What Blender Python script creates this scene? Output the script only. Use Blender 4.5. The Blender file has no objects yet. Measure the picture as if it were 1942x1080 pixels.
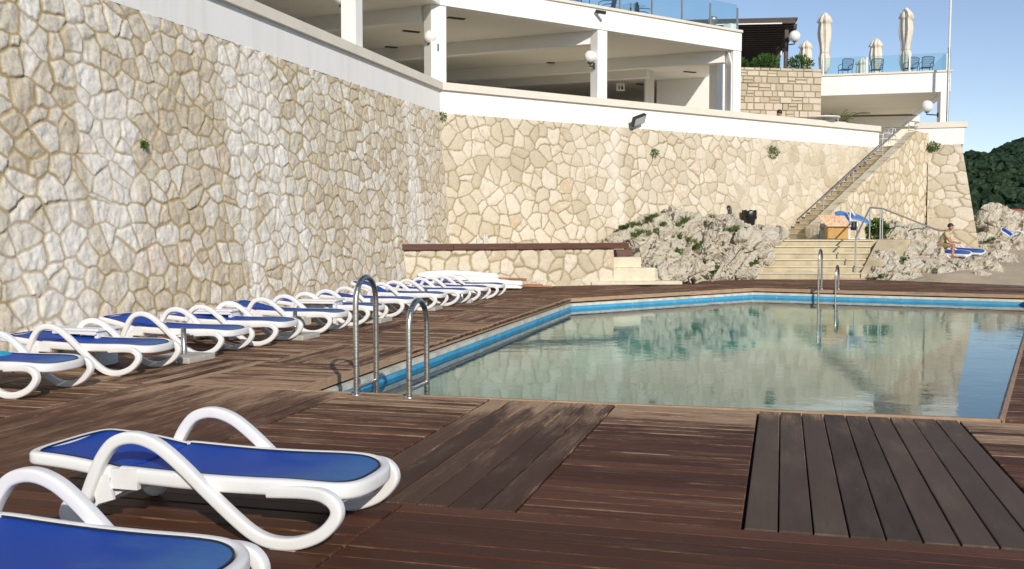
import bpy, bmesh, math, random
import numpy as np
from mathutils import Vector, Matrix
R = math.radians
scene = bpy.context.scene
COL = scene.collection

# ------------------------------------------------------------------ camera
F, CX, CY, PITCH, EYE = 1900.0, 971.0, 540.0, R(3.163), 1.5
cd = bpy.data.cameras.new('camera'); cam = bpy.data.objects.new('camera', cd); COL.objects.link(cam)
cd.sensor_width = 36.0; cd.lens = F / 1942.0 * 36.0; cd.clip_start = 0.05; cd.clip_end = 6000
cam.location = (0, 0, EYE); cam.rotation_euler = (R(90) - PITCH, 0, 0)
scene.camera = cam

def ray(px, py):
    a, b = (px - CX) / F, -(py - CY) / F
    return Vector((a, math.cos(PITCH) + b * math.sin(PITCH), -math.sin(PITCH) + b * math.cos(PITCH)))
def G(px, py, z=0.0):               # where the sight line of a photo pixel meets the level z
    d = ray(px, py); t = (z - EYE) / d.z
    return Vector((d.x * t, d.y * t, z))
def AT(px, py, y):                  # the point of that sight line at distance y
    d = ray(px, py); t = y / d.y
    return Vector((d.x * t, y, EYE + d.z * t))

# ------------------------------------------------------------------ tags
def T(o, label, cat, group=None):
    o['label'] = label; o['category'] = cat
    if group: o['group'] = group
    return o
def S(o, kind='structure'):
    o['kind'] = kind; return o
def empty(name, loc=(0, 0, 0), rz=0.0):
    o = bpy.data.objects.new(name, None); COL.objects.link(o)
    o.location = loc; o.rotation_euler = (0, 0, rz); o.empty_display_size = 0.2
    return o
def copy_tree(o, parent=None):
    c = o.copy(); COL.objects.link(c)
    if parent: c.parent = parent
    for ch in list(o.children): copy_tree(ch, c)
    return c

# ------------------------------------------------------------------ mesh builder
def unit(a): return Vector(a).normalized()
class MB:
    def __init__(s): s.v = []; s.f = []; s.m = []; s.sm = []
    def add(s, vs, fs, mi=0, smooth=False):
        b = len(s.v); s.v += [tuple(v) for v in vs]
        for f in fs: s.f.append([b + i for i in f]); s.m.append(mi); s.sm.append(smooth)
    def box(s, c, size, rz=0.0, M=None, mi=0):
        M = M or Matrix.Rotation(rz, 3, 'Z'); c = Vector(c); hx, hy, hz = size[0] / 2, size[1] / 2, size[2] / 2
        vs = [c + M @ Vector((x * hx, y * hy, z * hz)) for z in (-1, 1) for y in (-1, 1) for x in (-1, 1)]
        s.add(vs, [(0, 2, 3, 1), (4, 5, 7, 6), (0, 1, 5, 4), (2, 6, 7, 3), (0, 4, 6, 2), (1, 3, 7, 5)], mi)
        return s
    def beam(s, a, b, w, h, mi=0, up=(0, 0, 1)):
        a, b = Vector(a), Vector(b); x = (b - a).normalized(); y = Vector(up).cross(x).normalized(); z = x.cross(y)
        return s.box((a + b) / 2, ((b - a).length, w, h), M=Matrix((x, y, z)).transposed(), mi=mi)
    def tube(s, path, r, seg=10, caps=True, mi=0, closed=False):
        P = [Vector(p) for p in path]; n = len(P); rs = r if isinstance(r, (list, tuple)) else [r] * n
        t0 = (P[1] - P[0]).normalized(); ref = Vector((0, 0, 1)) if abs(t0.z) < 0.9 else Vector((1, 0, 0))
        N = (ref - t0 * ref.dot(t0)).normalized(); vs = []
        for i in range(n):
            if closed: t = (P[(i + 1) % n] - P[i - 1]).normalized()
            else: t = (P[min(i + 1, n - 1)] - P[max(i - 1, 0)]).normalized()
            N = (N - t * N.dot(t)).normalized(); B = t.cross(N)
            for k in range(seg):
                a = 2 * math.pi * k / seg
                vs.append(P[i] + (N * math.cos(a) + B * math.sin(a)) * rs[i])
        fs = []
        for i in range(n if closed else n - 1):
            j = (i + 1) % n
            for k in range(seg):
                l = (k + 1) % seg
                fs.append((i * seg + k, i * seg + l, j * seg + l, j * seg + k))
        s.add(vs, fs, mi, True)
        if caps and not closed:
            s.add(vs[:seg], [tuple(reversed(range(seg)))], mi); s.add(vs[-seg:], [tuple(range(seg))], mi)
        return s
    def sweep(s, path, prof, B, closed=False, mi=0):
        # planar path, constant binormal B; prof = [(n, b)]
        P = [Vector(p) for p in path]; n = len(P); B = Vector(B); k = len(prof); vs = []
        for i in range(n):
            if closed: t = (P[(i + 1) % n] - P[i - 1]).normalized()
            else: t = (P[min(i + 1, n - 1)] - P[max(i - 1, 0)]).normalized()
            N = B.cross(t).normalized()
            for (a, b) in prof: vs.append(P[i] + N * a + B * b)
        fs = []
        for i in range(n if closed else n - 1):
            j = (i + 1) % n
            for q in range(k):
                l = (q + 1) % k
                fs.append((i * k + q, j * k + q, j * k + l, i * k + l))
        s.add(vs, fs, mi, True)
        if not closed:
            s.add(vs[:k], [tuple(range(k))], mi); s.add(vs[-k:], [tuple(reversed(range(k)))], mi)
        return s
    def lathe(s, prof, c=(0, 0, 0), seg=20, mi=0, smooth=True, M=None):
        c = Vector(c); vs = []
        for (r, z) in prof:
            for k in range(seg):
                a = 2 * math.pi * k / seg; p = Vector((r * math.cos(a), r * math.sin(a), z))
                vs.append(c + (M @ p if M else p))
        fs = []
        for i in range(len(prof) - 1):
            for k in range(seg):
                l = (k + 1) % seg
                fs.append((i * seg + k, i * seg + l, (i + 1) * seg + l, (i + 1) * seg + k))
        s.add(vs, fs, mi, smooth)
        if prof[0][0] > 1e-4: s.add(vs[:seg], [tuple(reversed(range(seg)))], mi)
        if prof[-1][0] > 1e-4: s.add(vs[-seg:], [tuple(range(seg))], mi)
        return s
    def prism(s, poly, z0, z1, mi=0):
        n = len(poly); ar = sum(poly[i][0] * poly[(i + 1) % n][1] - poly[(i + 1) % n][0] * poly[i][1] for i in range(n))
        if ar < 0: poly = poly[::-1]
        vs = [(p[0], p[1], z0) for p in poly] + [(p[0], p[1], z1) for p in poly]
        fs = [tuple(reversed(range(n))), tuple(range(n, 2 * n))] + [(i, (i + 1) % n, n + (i + 1) % n, n + i) for i in range(n)]
        s.add(vs, fs, mi); return s
    def ball(s, c, r, seg=20, rings=12, mi=0):
        return s.lathe([(r[0] * math.sin(math.pi * i / rings) if hasattr(r, '__len__') else r * math.sin(math.pi * i / rings),
                         -(r[1] if hasattr(r, '__len__') else r) * math.cos(math.pi * i / rings)) for i in range(rings + 1)], c, seg, mi)
    def strip(s, path, d0, d1, z0, z1, mi=0):
        # mitred wall along a ground path; d0..d1 = offsets to the right-hand side of the path
        def off(d):
            out = []
            for i, p in enumerate(path):
                p = Vector(p[:2]); ns = []
                if i > 0: e = (p - Vector(path[i - 1][:2])).normalized(); ns.append(Vector((e.y, -e.x)))
                if i < len(path) - 1: e = (Vector(path[i + 1][:2]) - p).normalized(); ns.append(Vector((e.y, -e.x)))
                if len(ns) == 2:
                    m = (ns[0] + ns[1]).normalized(); out.append(p + m * (d / m.dot(ns[0])))
                else: out.append(p + ns[0] * d)
            return out
        a, b = off(d0), off(d1)
        for i in range(len(path) - 1):
            q = [a[i], a[i + 1], b[i + 1], b[i]]
            n0 = len(s.v)
            vs = [(p.x, p.y, z0) for p in q] + [(p.x, p.y, z1) for p in q]
            fs = [(0, 1, 2, 3), (7, 6, 5, 4), (0, 4, 5, 1), (2, 6, 7, 3)]
            if i == 0: fs.append((3, 7, 4, 0))
            if i == len(path) - 2: fs.append((1, 5, 6, 2))
            s.add(vs, fs, mi)
        return s
    def build(s, name, mats, parent=None, shift=True, bevel=0.0):
        mats = mats if isinstance(mats, (list, tuple)) else [mats]
        V = np.array(s.v, dtype=float); org = Vector((0, 0, 0))
        if parent is None and shift:
            org = Vector(((V[:, 0].min() + V[:, 0].max()) / 2, (V[:, 1].min() + V[:, 1].max()) / 2, V[:, 2].min()))
        elif parent is not None and shift == 'world':
            org = Vector(parent.get('org', (0, 0, 0)))
        me = bpy.data.meshes.new(name)
        me.from_pydata([tuple(v) for v in (V - np.array(org))], [], s.f)
        for m in mats: me.materials.append(m)
        me.polygons.foreach_set('material_index', s.m); me.polygons.foreach_set('use_smooth', s.sm)
        me.update()
        bm = bmesh.new(); bm.from_mesh(me); bmesh.ops.recalc_face_normals(bm, faces=bm.faces); bm.to_mesh(me); bm.free()
        o = bpy.data.objects.new(name, me); COL.objects.link(o)
        if parent is None: o.location = org
        else: o.parent = parent
        if bevel:
            b = o.modifiers.new('bevel', 'BEVEL'); b.width = bevel; b.segments = 2; b.limit_method = 'ANGLE'
        return o
def wroot(name, loc):               # an Empty whose parts are given in world coordinates
    o = empty(name, loc); o['org'] = tuple(loc); return o

def rrect(w, h, r, n=4):            # rounded rectangle profile
    out = []
    for (cx, cy, a0) in ((w / 2 - r, h / 2 - r, 0), (-w / 2 + r, h / 2 - r, 90), (-w / 2 + r, -h / 2 + r, 180), (w / 2 - r, -h / 2 + r, 270)):
        for i in range(n + 1):
            a = R(a0 + 90 * i / n); out.append((cx + r * math.cos(a), cy + r * math.sin(a)))
    return out
def spline(pts, n=8, closed=False):
    P = [Vector(p) for p in pts]; out = []; m = len(P)
    for i in range(m if closed else m - 1):
        if closed: p0, p1, p2, p3 = P[i - 1], P[i], P[(i + 1) % m], P[(i + 2) % m]
        else: p0, p1, p2, p3 = P[max(i - 1, 0)], P[i], P[i + 1], P[min(i + 2, m - 1)]
        for k in range(n):
            t = k / n
            out.append(0.5 * ((2 * p1) + (p2 - p0) * t + (2 * p0 - 5 * p1 + 4 * p2 - p3) * t * t + (3 * p1 - p0 - 3 * p2 + p3) * t ** 3))
    if not closed: out.append(P[-1])
    return out

# ------------------------------------------------------------------ numpy noise
def _h(ix, iy, iz, seed):
    n = (ix.astype(np.int64) * 374761393 + iy.astype(np.int64) * 668265263 + iz.astype(np.int64) * 2147483647 + seed * 1274126177) & 0xFFFFFFFF
    n = ((n ^ (n >> 13)) * 1274126177) & 0xFFFFFFFF
    n = n ^ (n >> 16); n = (n * 2246822519) & 0xFFFFFFFF; n = n ^ (n >> 15)
    return n / 4294967295.0
def noise3(x, y, z, seed=0):
    x, y, z = np.broadcast_arrays(np.asarray(x, float), np.asarray(y, float), np.asarray(z, float))
    ix, iy, iz = np.floor(x), np.floor(y), np.floor(z); fx, fy, fz = x - ix, y - iy, z - iz
    fx, fy, fz = [f * f * (3 - 2 * f) for f in (fx, fy, fz)]
    def c(a, b, d): return _h(ix + a, iy + b, iz + d, seed)
    x00 = c(0, 0, 0) * (1 - fx) + c(1, 0, 0) * fx; x10 = c(0, 1, 0) * (1 - fx) + c(1, 1, 0) * fx
    x01 = c(0, 0, 1) * (1 - fx) + c(1, 0, 1) * fx; x11 = c(0, 1, 1) * (1 - fx) + c(1, 1, 1) * fx
    return (x00 * (1 - fy) + x10 * fy) * (1 - fz) + (x01 * (1 - fy) + x11 * fy) * fz
def noise2(x, y, seed=0):
    x, y = np.broadcast_arrays(np.asarray(x, float), np.asarray(y, float))
    ix, iy = np.floor(x), np.floor(y); fx, fy = x - ix, y - iy; fx, fy = fx * fx * (3 - 2 * fx), fy * fy * (3 - 2 * fy)
    z = np.zeros_like(ix)
    a = _h(ix, iy, z, seed) * (1 - fx) + _h(ix + 1, iy, z, seed) * fx
    b = _h(ix, iy + 1, z, seed) * (1 - fx) + _h(ix + 1, iy + 1, z, seed) * fx
    return a * (1 - fy) + b * fy
def fbm2(x, y, seed=0, o=4):
    s, a, t = 0.0, 0.5, 0.0
    for i in range(o): s = s + a * noise2(x, y, seed + i); t += a; x, y, a = x * 2.03, y * 2.03, a * 0.5
    return s / t
def fbm3(x, y, z, seed=0, o=4):
    s, a, t = 0.0, 0.5, 0.0
    for i in range(o): s = s + a * noise3(x, y, z, seed + i); t += a; x, y, z, a = x * 2.03, y * 2.03, z * 2.03, a * 0.5
    return s / t
def cells3(x, y, z, seed):
    ix, iy, iz = np.floor(x), np.floor(y), np.floor(z); d1 = np.full(x.shape, 1e9); d2 = d1.copy(); r1 = np.zeros_like(x)
    for a in (-1, 0, 1):
        for b in (-1, 0, 1):
            for c in (-1, 0, 1):
                cx, cy, cz = ix + a, iy + b, iz + c
                d = (x - cx - _h(cx, cy, cz, seed)) ** 2 + (y - cy - _h(cx, cy, cz, seed + 1)) ** 2 + (z - cz - _h(cx, cy, cz, seed + 2)) ** 2
                n = d < d1; d2 = np.where(n, d1, np.minimum(d2, d)); r1 = np.where(n, _h(cx, cy, cz, seed + 3), r1); d1 = np.where(n, d, d1)
    return r1, np.sqrt(d2) - np.sqrt(d1)
def sstep(a, b, x):
    t = np.clip((x - a) / (b - a), 0, 1); return t * t * (3 - 2 * t)

# ------------------------------------------------------------------ materials
class NT:
    def __init__(s, name):
        s.mat = bpy.data.materials.new(name); s.mat.use_nodes = True; s.t = s.mat.node_tree; s.n = s.t.nodes; s.l = s.t.links
        s.b = s.n['Principled BSDF']; s.out = s.n['Material Output']
    def new(s, typ, **kw):
        o = s.n.new(typ)
        for k, v in kw.items(): setattr(o, k, v)
        return o
    def link(s, a, b): s.l.new(a, b)
    def put(s, sock, v):
        if hasattr(v, 'is_linked') or isinstance(v, bpy.types.NodeSocket): s.link(v, sock)
        else: sock.default_value = v if not isinstance(v, (tuple, list)) or len(v) != 3 or sock.type == 'VECTOR' else (*v, 1)
    def attr(s, name, out='Fac'): return s.new('ShaderNodeAttribute', attribute_name=name).outputs[out]
    def coord(s, out='Object'): return s.new('ShaderNodeTexCoord').outputs[out]
    def mapping(s, vec, scale=(1, 1, 1), loc=(0, 0, 0), rot=(0, 0, 0)):
        m = s.new('ShaderNodeMapping'); s.link(vec, m.inputs[0]); m.inputs['Scale'].default_value = scale
        m.inputs['Location'].default_value = loc; m.inputs['Rotation'].default_value = rot; return m.outputs[0]
    def noise(s, vec, scale=5, detail=4, rough=0.55, dist=0.0, out='Fac'):
        n = s.new('ShaderNodeTexNoise'); s.link(vec, n.inputs['Vector']); n.inputs['Scale'].default_value = scale
        n.inputs['Detail'].default_value = detail; n.inputs['Roughness'].default_value = rough; n.inputs['Distortion'].default_value = dist
        return n.outputs[out]
    def ramp(s, fac, stops, interp='LINEAR'):
        r = s.new('ShaderNodeValToRGB'); s.link(fac, r.inputs[0]); r.color_ramp.interpolation = interp
        el = r.color_ramp.elements
        while len(el) < len(stops): el.new(0.5)
        for e, (p, c) in zip(el, stops): e.position = p; e.color = (*c, 1) if isinstance(c, (tuple, list)) else (c, c, c, 1)
        return r.outputs[0]
    def mix(s, fac, a, b, blend='MIX'):
        m = s.new('ShaderNodeMix', data_type='RGBA', blend_type=blend)
        s.put(m.inputs[0], fac); s.put(m.inputs[6], a); s.put(m.inputs[7], b); return m.outputs[2]
    def math(s, op, a, b=0.5, clamp=False):
        m = s.new('ShaderNodeMath', operation=op, use_clamp=clamp); s.put(m.inputs[0], a); s.put(m.inputs[1], b); return m.outputs[0]
    def bump(s, h, strength=0.4, dist=0.02):
        b = s.new('ShaderNodeBump'); s.link(h, b.inputs['Height']); b.inputs['Strength'].default_value = strength
        b.inputs['Distance'].default_value = dist; s.link(b.outputs[0], s.b.inputs['Normal']); return b
    def set(s, **kw):
        for k, v in kw.items(): s.put(s.b.inputs[k.replace('_', ' ')], v)
        return s.mat

def simple(name, col, rough=0.5, metal=0.0, var=0.12, scale=6.0, bump=0.0, bscale=40, spec=0.5):
    m = NT(name); c = m.coord(); n = m.noise(c, scale, 5, 0.6)
    d = tuple(x * (1 - var) for x in col); e = tuple(min(x * (1 + var), 1) for x in col)
    m.set(Base_Color=m.ramp(n, [(0.3, d), (0.7, e)]), Roughness=rough, Metallic=metal)
    m.b.inputs['Specular IOR Level'].default_value = spec
    if bump: m.bump(m.noise(c, bscale, 4), bump, 0.01)
    return m.mat

M = {}
def mk_materials():
    M['white_paint'] = simple('white_render_paint', (0.85, 0.84, 0.81), 0.75, var=0.03, scale=1.2, bump=0.15, bscale=25, spec=0.2)
    # white render with faint grime streaks below the coping
    m = NT('white_band_render'); c = m.coord(); n = m.noise(m.mapping(c, (2.2, 2.2, 0.25)), 1.6, 5); n2 = m.noise(c, 0.5, 3)
    m.set(Base_Color=m.mix(m.math('MULTIPLY', m.ramp(n, [(0.46, 0.0), (0.72, 1.0)]), 0.5), (0.87, 0.865, 0.84), (0.74, 0.72, 0.66)), Roughness=0.8)
    m.b.inputs['Specular IOR Level'].default_value = 0.2; m.bump(m.noise(c, 30, 4), 0.12, 0.01); M['band'] = m.mat
    M['coping'] = simple('coping_stone', (0.74, 0.69, 0.60), 0.75, var=0.05, scale=2.0, bump=0.1, spec=0.2)
    M['ceiling'] = simple('ceiling_plaster', (0.86, 0.83, 0.75), 0.85, var=0.04, scale=0.6, spec=0.1)
    M['terrace_floor'] = simple('terrace_floor_tile', (0.84, 0.78, 0.66), 0.6, var=0.06, scale=3)
    M['beige_wall'] = simple('beige_plaster', (0.76, 0.71, 0.60), 0.85, var=0.06, scale=0.8, spec=0.1)
    M['dark'] = simple('dark_metal', (0.03, 0.03, 0.032), 0.45, var=0.2)
    M['iron'] = simple('dark_iron_mesh', (0.035, 0.045, 0.055), 0.4, 0.3, var=0.2)
    M['white_metal'] = simple('white_lacquered_metal', (0.75, 0.74, 0.71), 0.4, var=0.05)
    M['globe'] = simple('opal_globe_glass', (0.85, 0.84, 0.80), 0.18, var=0.02)
    M['dark_wood'] = simple('dark_pergola_wood', (0.045, 0.03, 0.02), 0.6, var=0.35, scale=5)
    M['plank'] = None
    m = NT('red_brown_plank'); c = m.coord(); g = m.noise(m.mapping(c, (1.2, 1.2, 26)), 2.2, 5)
    m.set(Base_Color=m.ramp(g, [(0.3, (0.060, 0.022, 0.013)), (0.7, (0.145, 0.060, 0.036))]), Roughness=0.45); m.bump(g, 0.2, 0.01); M['plank'] = m.mat
    M['pole_wood'] = simple('varnished_pole_wood', (0.27, 0.10, 0.035), 0.4, var=0.2, scale=8)
    m = NT('steel'); c = m.coord(); n = m.noise(m.mapping(c, (1, 1, 9)), 14, 4)
    m.set(Base_Color=m.ramp(n, [(0.3, (0.42, 0.40, 0.37)), (0.7, (0.62, 0.60, 0.56))]), Roughness=m.ramp(n, [(0.3, 0.24), (0.7, 0.40)]), Metallic=1.0); M['steel'] = m.mat
    M['rail_steel'] = simple('galvanised_rail', (0.50, 0.49, 0.47), 0.42, 0.85, var=0.15, scale=10)
    # white moulded resin, slightly chalked
    m = NT('white_resin'); c = m.coord(); n = m.noise(c, 5, 5, 0.65); n2 = m.noise(c, 60, 3)
    dirt = m.math('MULTIPLY', m.ramp(n, [(0.52, 0.0), (0.75, 1.0)]), 0.4)
    m.set(Base_Color=m.mix(dirt, (0.76, 0.76, 0.755), (0.62, 0.60, 0.55)), Roughness=m.ramp(n, [(0.3, 0.30), (0.7, 0.5)])); m.bump(n2, 0.05, 0.004); M['resin'] = m.mat
    # blue sling fabric: woven, bleached towards the foot
    m = NT('blue_sling_fabric'); c = m.coord(); sx = m.new('ShaderNodeSeparateXYZ'); m.link(c, sx.inputs[0])
    n = m.noise(m.mapping(c, (1, 2.2, 1)), 3.0, 6, 0.65); n2 = m.noise(m.mapping(c, (3, 22, 1)), 5, 4)
    w = m.math('ADD', m.math('MULTIPLY', sx.outputs[0], 1.25), m.math('SUBTRACT', m.math('ADD', m.math('MULTIPLY', n, 0.9), m.math('MULTIPLY', n2, 0.25)), 0.85))
    fade = m.math('MULTIPLY', m.ramp(w, [(-0.05, 0.0), (0.62, 1.0)]), 0.8)
    col = m.mix(fade, (0.005, 0.055, 0.37), (0.075, 0.185, 0.36))
    wv = m.new('ShaderNodeTexWave', wave_type='BANDS', bands_direction='Y'); m.link(c, wv.inputs[0]); wv.inputs['Scale'].default_value = 90; wv.inputs['Distortion'].default_value = 0.4
    col = m.mix(m.math('MULTIPLY', wv.outputs[1], 0.14), col, (0.03, 0.13, 0.50))
    m.set(Base_Color=col, Roughness=0.55); m.b.inputs['Specular IOR Level'].default_value = 0.2
    m.bump(wv.outputs[1], 0.12, 0.003); M['sling'] = m.mat
    M['piping'] = simple('dark_sling_piping', (0.015, 0.018, 0.035), 0.6)
    M['rubber'] = simple('grey_rubber_foot', (0.35, 0.33, 0.29), 0.8)
    M['canvas'] = simple('cream_canvas', (0.72, 0.66, 0.56), 0.9, var=0.08, scale=5, bump=0.2, bscale=30, spec=0.1)
    M['white_canvas'] = simple('white_canvas', (0.82, 0.81, 0.78), 0.9, var=0.05, scale=5, bump=0.25, bscale=18, spec=0.1)
    M['concrete'] = simple('grey_concrete_slab', (0.42, 0.40, 0.36), 0.9, var=0.2, scale=9, bump=0.4, bscale=60, spec=0.2)
    # cream cast concrete of the steps, stained
    m = NT('cream_step_concrete'); c = m.coord(); n = m.noise(m.mapping(c, (1, 1, 0.5)), 2.2, 6, 0.65); n2 = m.noise(c, 14, 5)
    col = m.ramp(n, [(0.28, (0.36, 0.29, 0.17)), (0.5, (0.50, 0.425, 0.28)), (0.72, (0.60, 0.53, 0.37))]); col = m.mix(m.math('MULTIPLY', n2, 0.3), col, (0.42, 0.36, 0.25))
    m.set(Base_Color=col, Roughness=0.9); m.bump(n2, 0.35, 0.012); m.b.inputs['Specular IOR Level'].default_value = 0.2; M['step'] = m.mat
    M['tread'] = simple('pale_tread_stone', (0.66, 0.60, 0.46), 0.85, var=0.1, scale=6, bump=0.2, spec=0.2)
    # stone walls: mortar / stone / tone / white wash are carried by the mesh
    def stone(name, mortar, ramp_, wash, nb):
        m = NT(name); c = m.coord(); mo = m.attr('mask'); rn = m.attr('tone'); ws = m.attr('wash')
        n = m.noise(c, 7, 6, 0.65); n2 = m.noise(c, 34, 5, 0.65); n3 = m.noise(c, 1.1, 3)
        t = m.math('ADD', rn, m.math('MULTIPLY', m.math('SUBTRACT', n, 0.5), 0.55))
        st = m.ramp(t, ramp_)
        st = m.mix(m.math('MULTIPLY', m.ramp(n2, [(0.35, 1.0), (0.5, 0.0)]), 0.35), st, (0.30, 0.24, 0.16))
        st = m.mix(m.math('MULTIPLY', ws, 0.62), st, wash)
        mr = m.mix(m.math('MULTIPLY', n3, 0.6), mortar, tuple(x * 0.72 for x in mortar)); mr = m.mix(m.math('MULTIPLY', n2, 0.35), mr, tuple(min(1, x * 1.12) for x in mortar))
        mr = m.mix(m.math('MULTIPLY', ws, 0.28), mr, wash)
        m.set(Base_Color=m.mix(mo, mr, st), Roughness=0.92); m.b.inputs['Specular IOR Level'].default_value = 0.15
        h = m.math('ADD', m.math('MULTIPLY', n, 0.6), m.math('MULTIPLY', n2, 0.5)); m.bump(h, nb, 0.03); return m.mat
    M['rubble'] = stone('rubble_stone', (0.43, 0.335, 0.18), [(0.0, (0.57, 0.495, 0.37)), (0.3, (0.64, 0.575, 0.455)), (0.6, (0.68, 0.63, 0.525)), (0.9, (0.75, 0.72, 0.645)), (1.0, (0.65, 0.52, 0.40))], (0.86, 0.845, 0.79), 0.42)
    M['crazy'] = stone('crazy_stone', (0.345, 0.28, 0.17), [(0.0, (0.52, 0.45, 0.33)), (0.3, (0.60, 0.53, 0.405)), (0.6, (0.65, 0.58, 0.455)), (0.9, (0.70, 0.64, 0.53)), (1.0, (0.57, 0.46, 0.32))], (0.76, 0.72, 0.63), 0.3)
    M['cobble'] = stone('cobble_stone', (0.40, 0.32, 0.19), [(0.0, (0.54, 0.46, 0.32)), (0.3, (0.63, 0.55, 0.41)), (0.6, (0.68, 0.61, 0.47)), (0.9, (0.74, 0.68, 0.56)), (1.0, (0.58, 0.48, 0.33))], (0.76, 0.7, 0.6), 0.3)
    # natural rock
    m = NT('limestone_rock'); c = m.coord(); n = m.noise(c, 1.6, 8, 0.68); n2 = m.noise(c, 9, 7, 0.7); cv = m.attr('cavity')
    col = m.ramp(n, [(0.25, (0.50, 0.43, 0.32)), (0.42, (0.70, 0.63, 0.50)), (0.62, (0.77, 0.715, 0.60)), (0.8, (0.60, 0.56, 0.48))])
    col = m.mix(m.math('MULTIPLY', m.ramp(n2, [(0.34, 1.0), (0.45, 0.0)]), 0.42), col, (0.28, 0.23, 0.165))
    col = m.mix(m.math('MULTIPLY', m.ramp(m.noise(c, 2.3, 3), [(0.63, 0.0), (0.72, 1.0)]), 0.5), col, (0.50, 0.34, 0.17))
    m.set(Base_Color=col, Roughness=0.95); m.b.inputs['Specular IOR Level'].default_value = 0.1
    m.bump(m.math('ADD', n2, m.math('MULTIPLY', m.noise(c, 30, 5), 0.6)), 1.0, 0.10); M['rock'] = m.mat
    m = NT('sandy_ground'); c = m.coord(); n = m.noise(c, 0.9, 7, 0.65); n2 = m.noise(c, 18, 5)
    m.set(Base_Color=m.mix(m.math('MULTIPLY', n2, 0.4), m.ramp(n, [(0.3, (0.46, 0.36, 0.24)), (0.7, (0.60, 0.50, 0.36))]), (0.38, 0.31, 0.22)), Roughness=0.95); m.bump(m.math('ADD', n, n2), 0.5, 0.05); M['sand'] = m.mat
    # deck boards
    m = NT('weathered_deck_boards'); bc = m.attr('bco', 'Vector'); rn = m.attr('tone'); wr = m.attr('wear_sun'); gr = m.attr('grey')
    s1 = m.noise(m.mapping(bc, (1.3, 52, 1)), 1.0, 8, 0.75); s2 = m.noise(m.mapping(bc, (4.5, 150, 1)), 1.0, 6, 0.75); s3 = m.noise(m.mapping(bc, (1.0, 4.0, 1)), 1.3, 5, 0.6); sp = m.noise(m.mapping(bc, (14, 26, 1)), 1.0, 4)
    base = m.ramp(m.math('ADD', m.math('MULTIPLY', s1, 0.6), m.math('MULTIPLY', rn, 0.4)), [(0.2, (0.042, 0.0135, 0.0065)), (0.5, (0.084, 0.031, 0.0155)), (0.8, (0.142, 0.058, 0.030))])
    gy = m.ramp(m.math('ADD', m.math('MULTIPLY', s1, 0.5), m.math('MULTIPLY', rn, 0.5)), [(0.25, (0.058, 0.041, 0.028)), (0.75, (0.112, 0.083, 0.060))])
    gy = m.mix(m.math('MULTIPLY', m.ramp(s3, [(0.4, 0.0), (0.7, 1.0)]), 0.45), gy, (0.15, 0.118, 0.088))
    base = m.mix(gr, base, gy)
    pale = m.ramp(s2, [(0.3, (0.25, 0.135, 0.072)), (0.7, (0.55, 0.41, 0.28))])
    k = m.math('ADD', m.math('MULTIPLY', wr, 0.62), m.math('ADD', m.math('MULTIPLY', m.math('SUBTRACT', s1, 0.5), 1.5), m.math('MULTIPLY', m.math('SUBTRACT', s3, 0.5), 2.2)))
    k = m.math('ADD', k, m.math('MULTIPLY', m.math('SUBTRACT', s2, 0.5), 0.7))
    s4 = m.noise(m.mapping(bc, (9, 120, 1)), 1.0, 6, 0.8); k = m.math('ADD', k, m.math('MULTIPLY', m.math('SUBTRACT', s4, 0.5), 1.6))
    kk = m.math('MULTIPLY', m.ramp(k, [(0.26, 0.0), (0.80, 1.0)]), m.math('ADD', m.math('MULTIPLY', wr, 0.85), 0.12))
    col = m.mix(kk, base, pale)
    col = m.mix(m.math('MULTIPLY', m.ramp(sp, [(0.68, 0.0), (0.76, 1.0)]), 0.22), col, (0.34, 0.29, 0.24))
    m.set(Base_Color=col, Roughness=m.ramp(m.math('ADD', kk, m.math('MULTIPLY', s1, 0.3)), [(0.1, 0.58), (0.6, 0.85)])); m.b.inputs['Specular IOR Level'].default_value = 0.16
    m.bump(m.math('ADD', m.math('MULTIPLY', s1, 0.7), m.math('MULTIPLY', s2, 0.5)), 0.35, 0.006); M['deck'] = m.mat
    M['void'] = simple('underdeck_shade', (0.012, 0.009, 0.007), 0.9)  # near-black colour standing for the shade under the deck
    # pool
    m = NT('pool_white_concrete'); c = m.coord(); n = m.noise(c, 5, 6); m.set(Base_Color=m.ramp(n, [(0.3, (0.45, 0.44, 0.36)), (0.6, (0.66, 0.66, 0.58))]), Roughness=0.85); m.bump(m.noise(c, 25, 5), 0.4, 0.01); M['pool_white'] = m.mat
    m = NT('pool_blue_paint'); c = m.coord(); n = m.noise(c, 3, 6); n2 = m.noise(c, 16, 5)
    m.set(Base_Color=m.mix(m.ramp(n2, [(0.62, 0.0), (0.70, 1.0)]), m.ramp(n, [(0.3, (0.05, 0.31, 0.56)), (0.7, (0.08, 0.42, 0.70))]), (0.45, 0.52, 0.50)), Roughness=0.6); M['pool_blue'] = m.mat
    M['pool_floor'] = simple('pool_basin_paint', (0.32, 0.74, 0.70), 0.8, var=0.15, scale=0.5)
    m = NT('pool_water'); c = m.coord(); m.n.remove(m.b)
    n1 = m.noise(m.mapping(c, (1.0, 1.0, 1), rot=(0, 0, R(-12))), 3.6, 5, 0.55, 0.6); n2 = m.noise(m.mapping(c, (1.0, 1.5, 1), rot=(0, 0, R(20))), 0.7, 3, 0.5)
    msk = m.ramp(m.noise(c, 0.22, 2), [(0.35, 0.35), (0.65, 1.0)])
    b = m.new('ShaderNodeBump'); m.link(m.math('MULTIPLY', m.math('ADD', m.math('MULTIPLY', n1, 0.35), m.math('MULTIPLY', n2, 0.65)), msk), b.inputs['Height']); b.inputs['Strength'].default_value = 0.21; b.inputs['Distance'].default_value = 0.03
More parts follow.
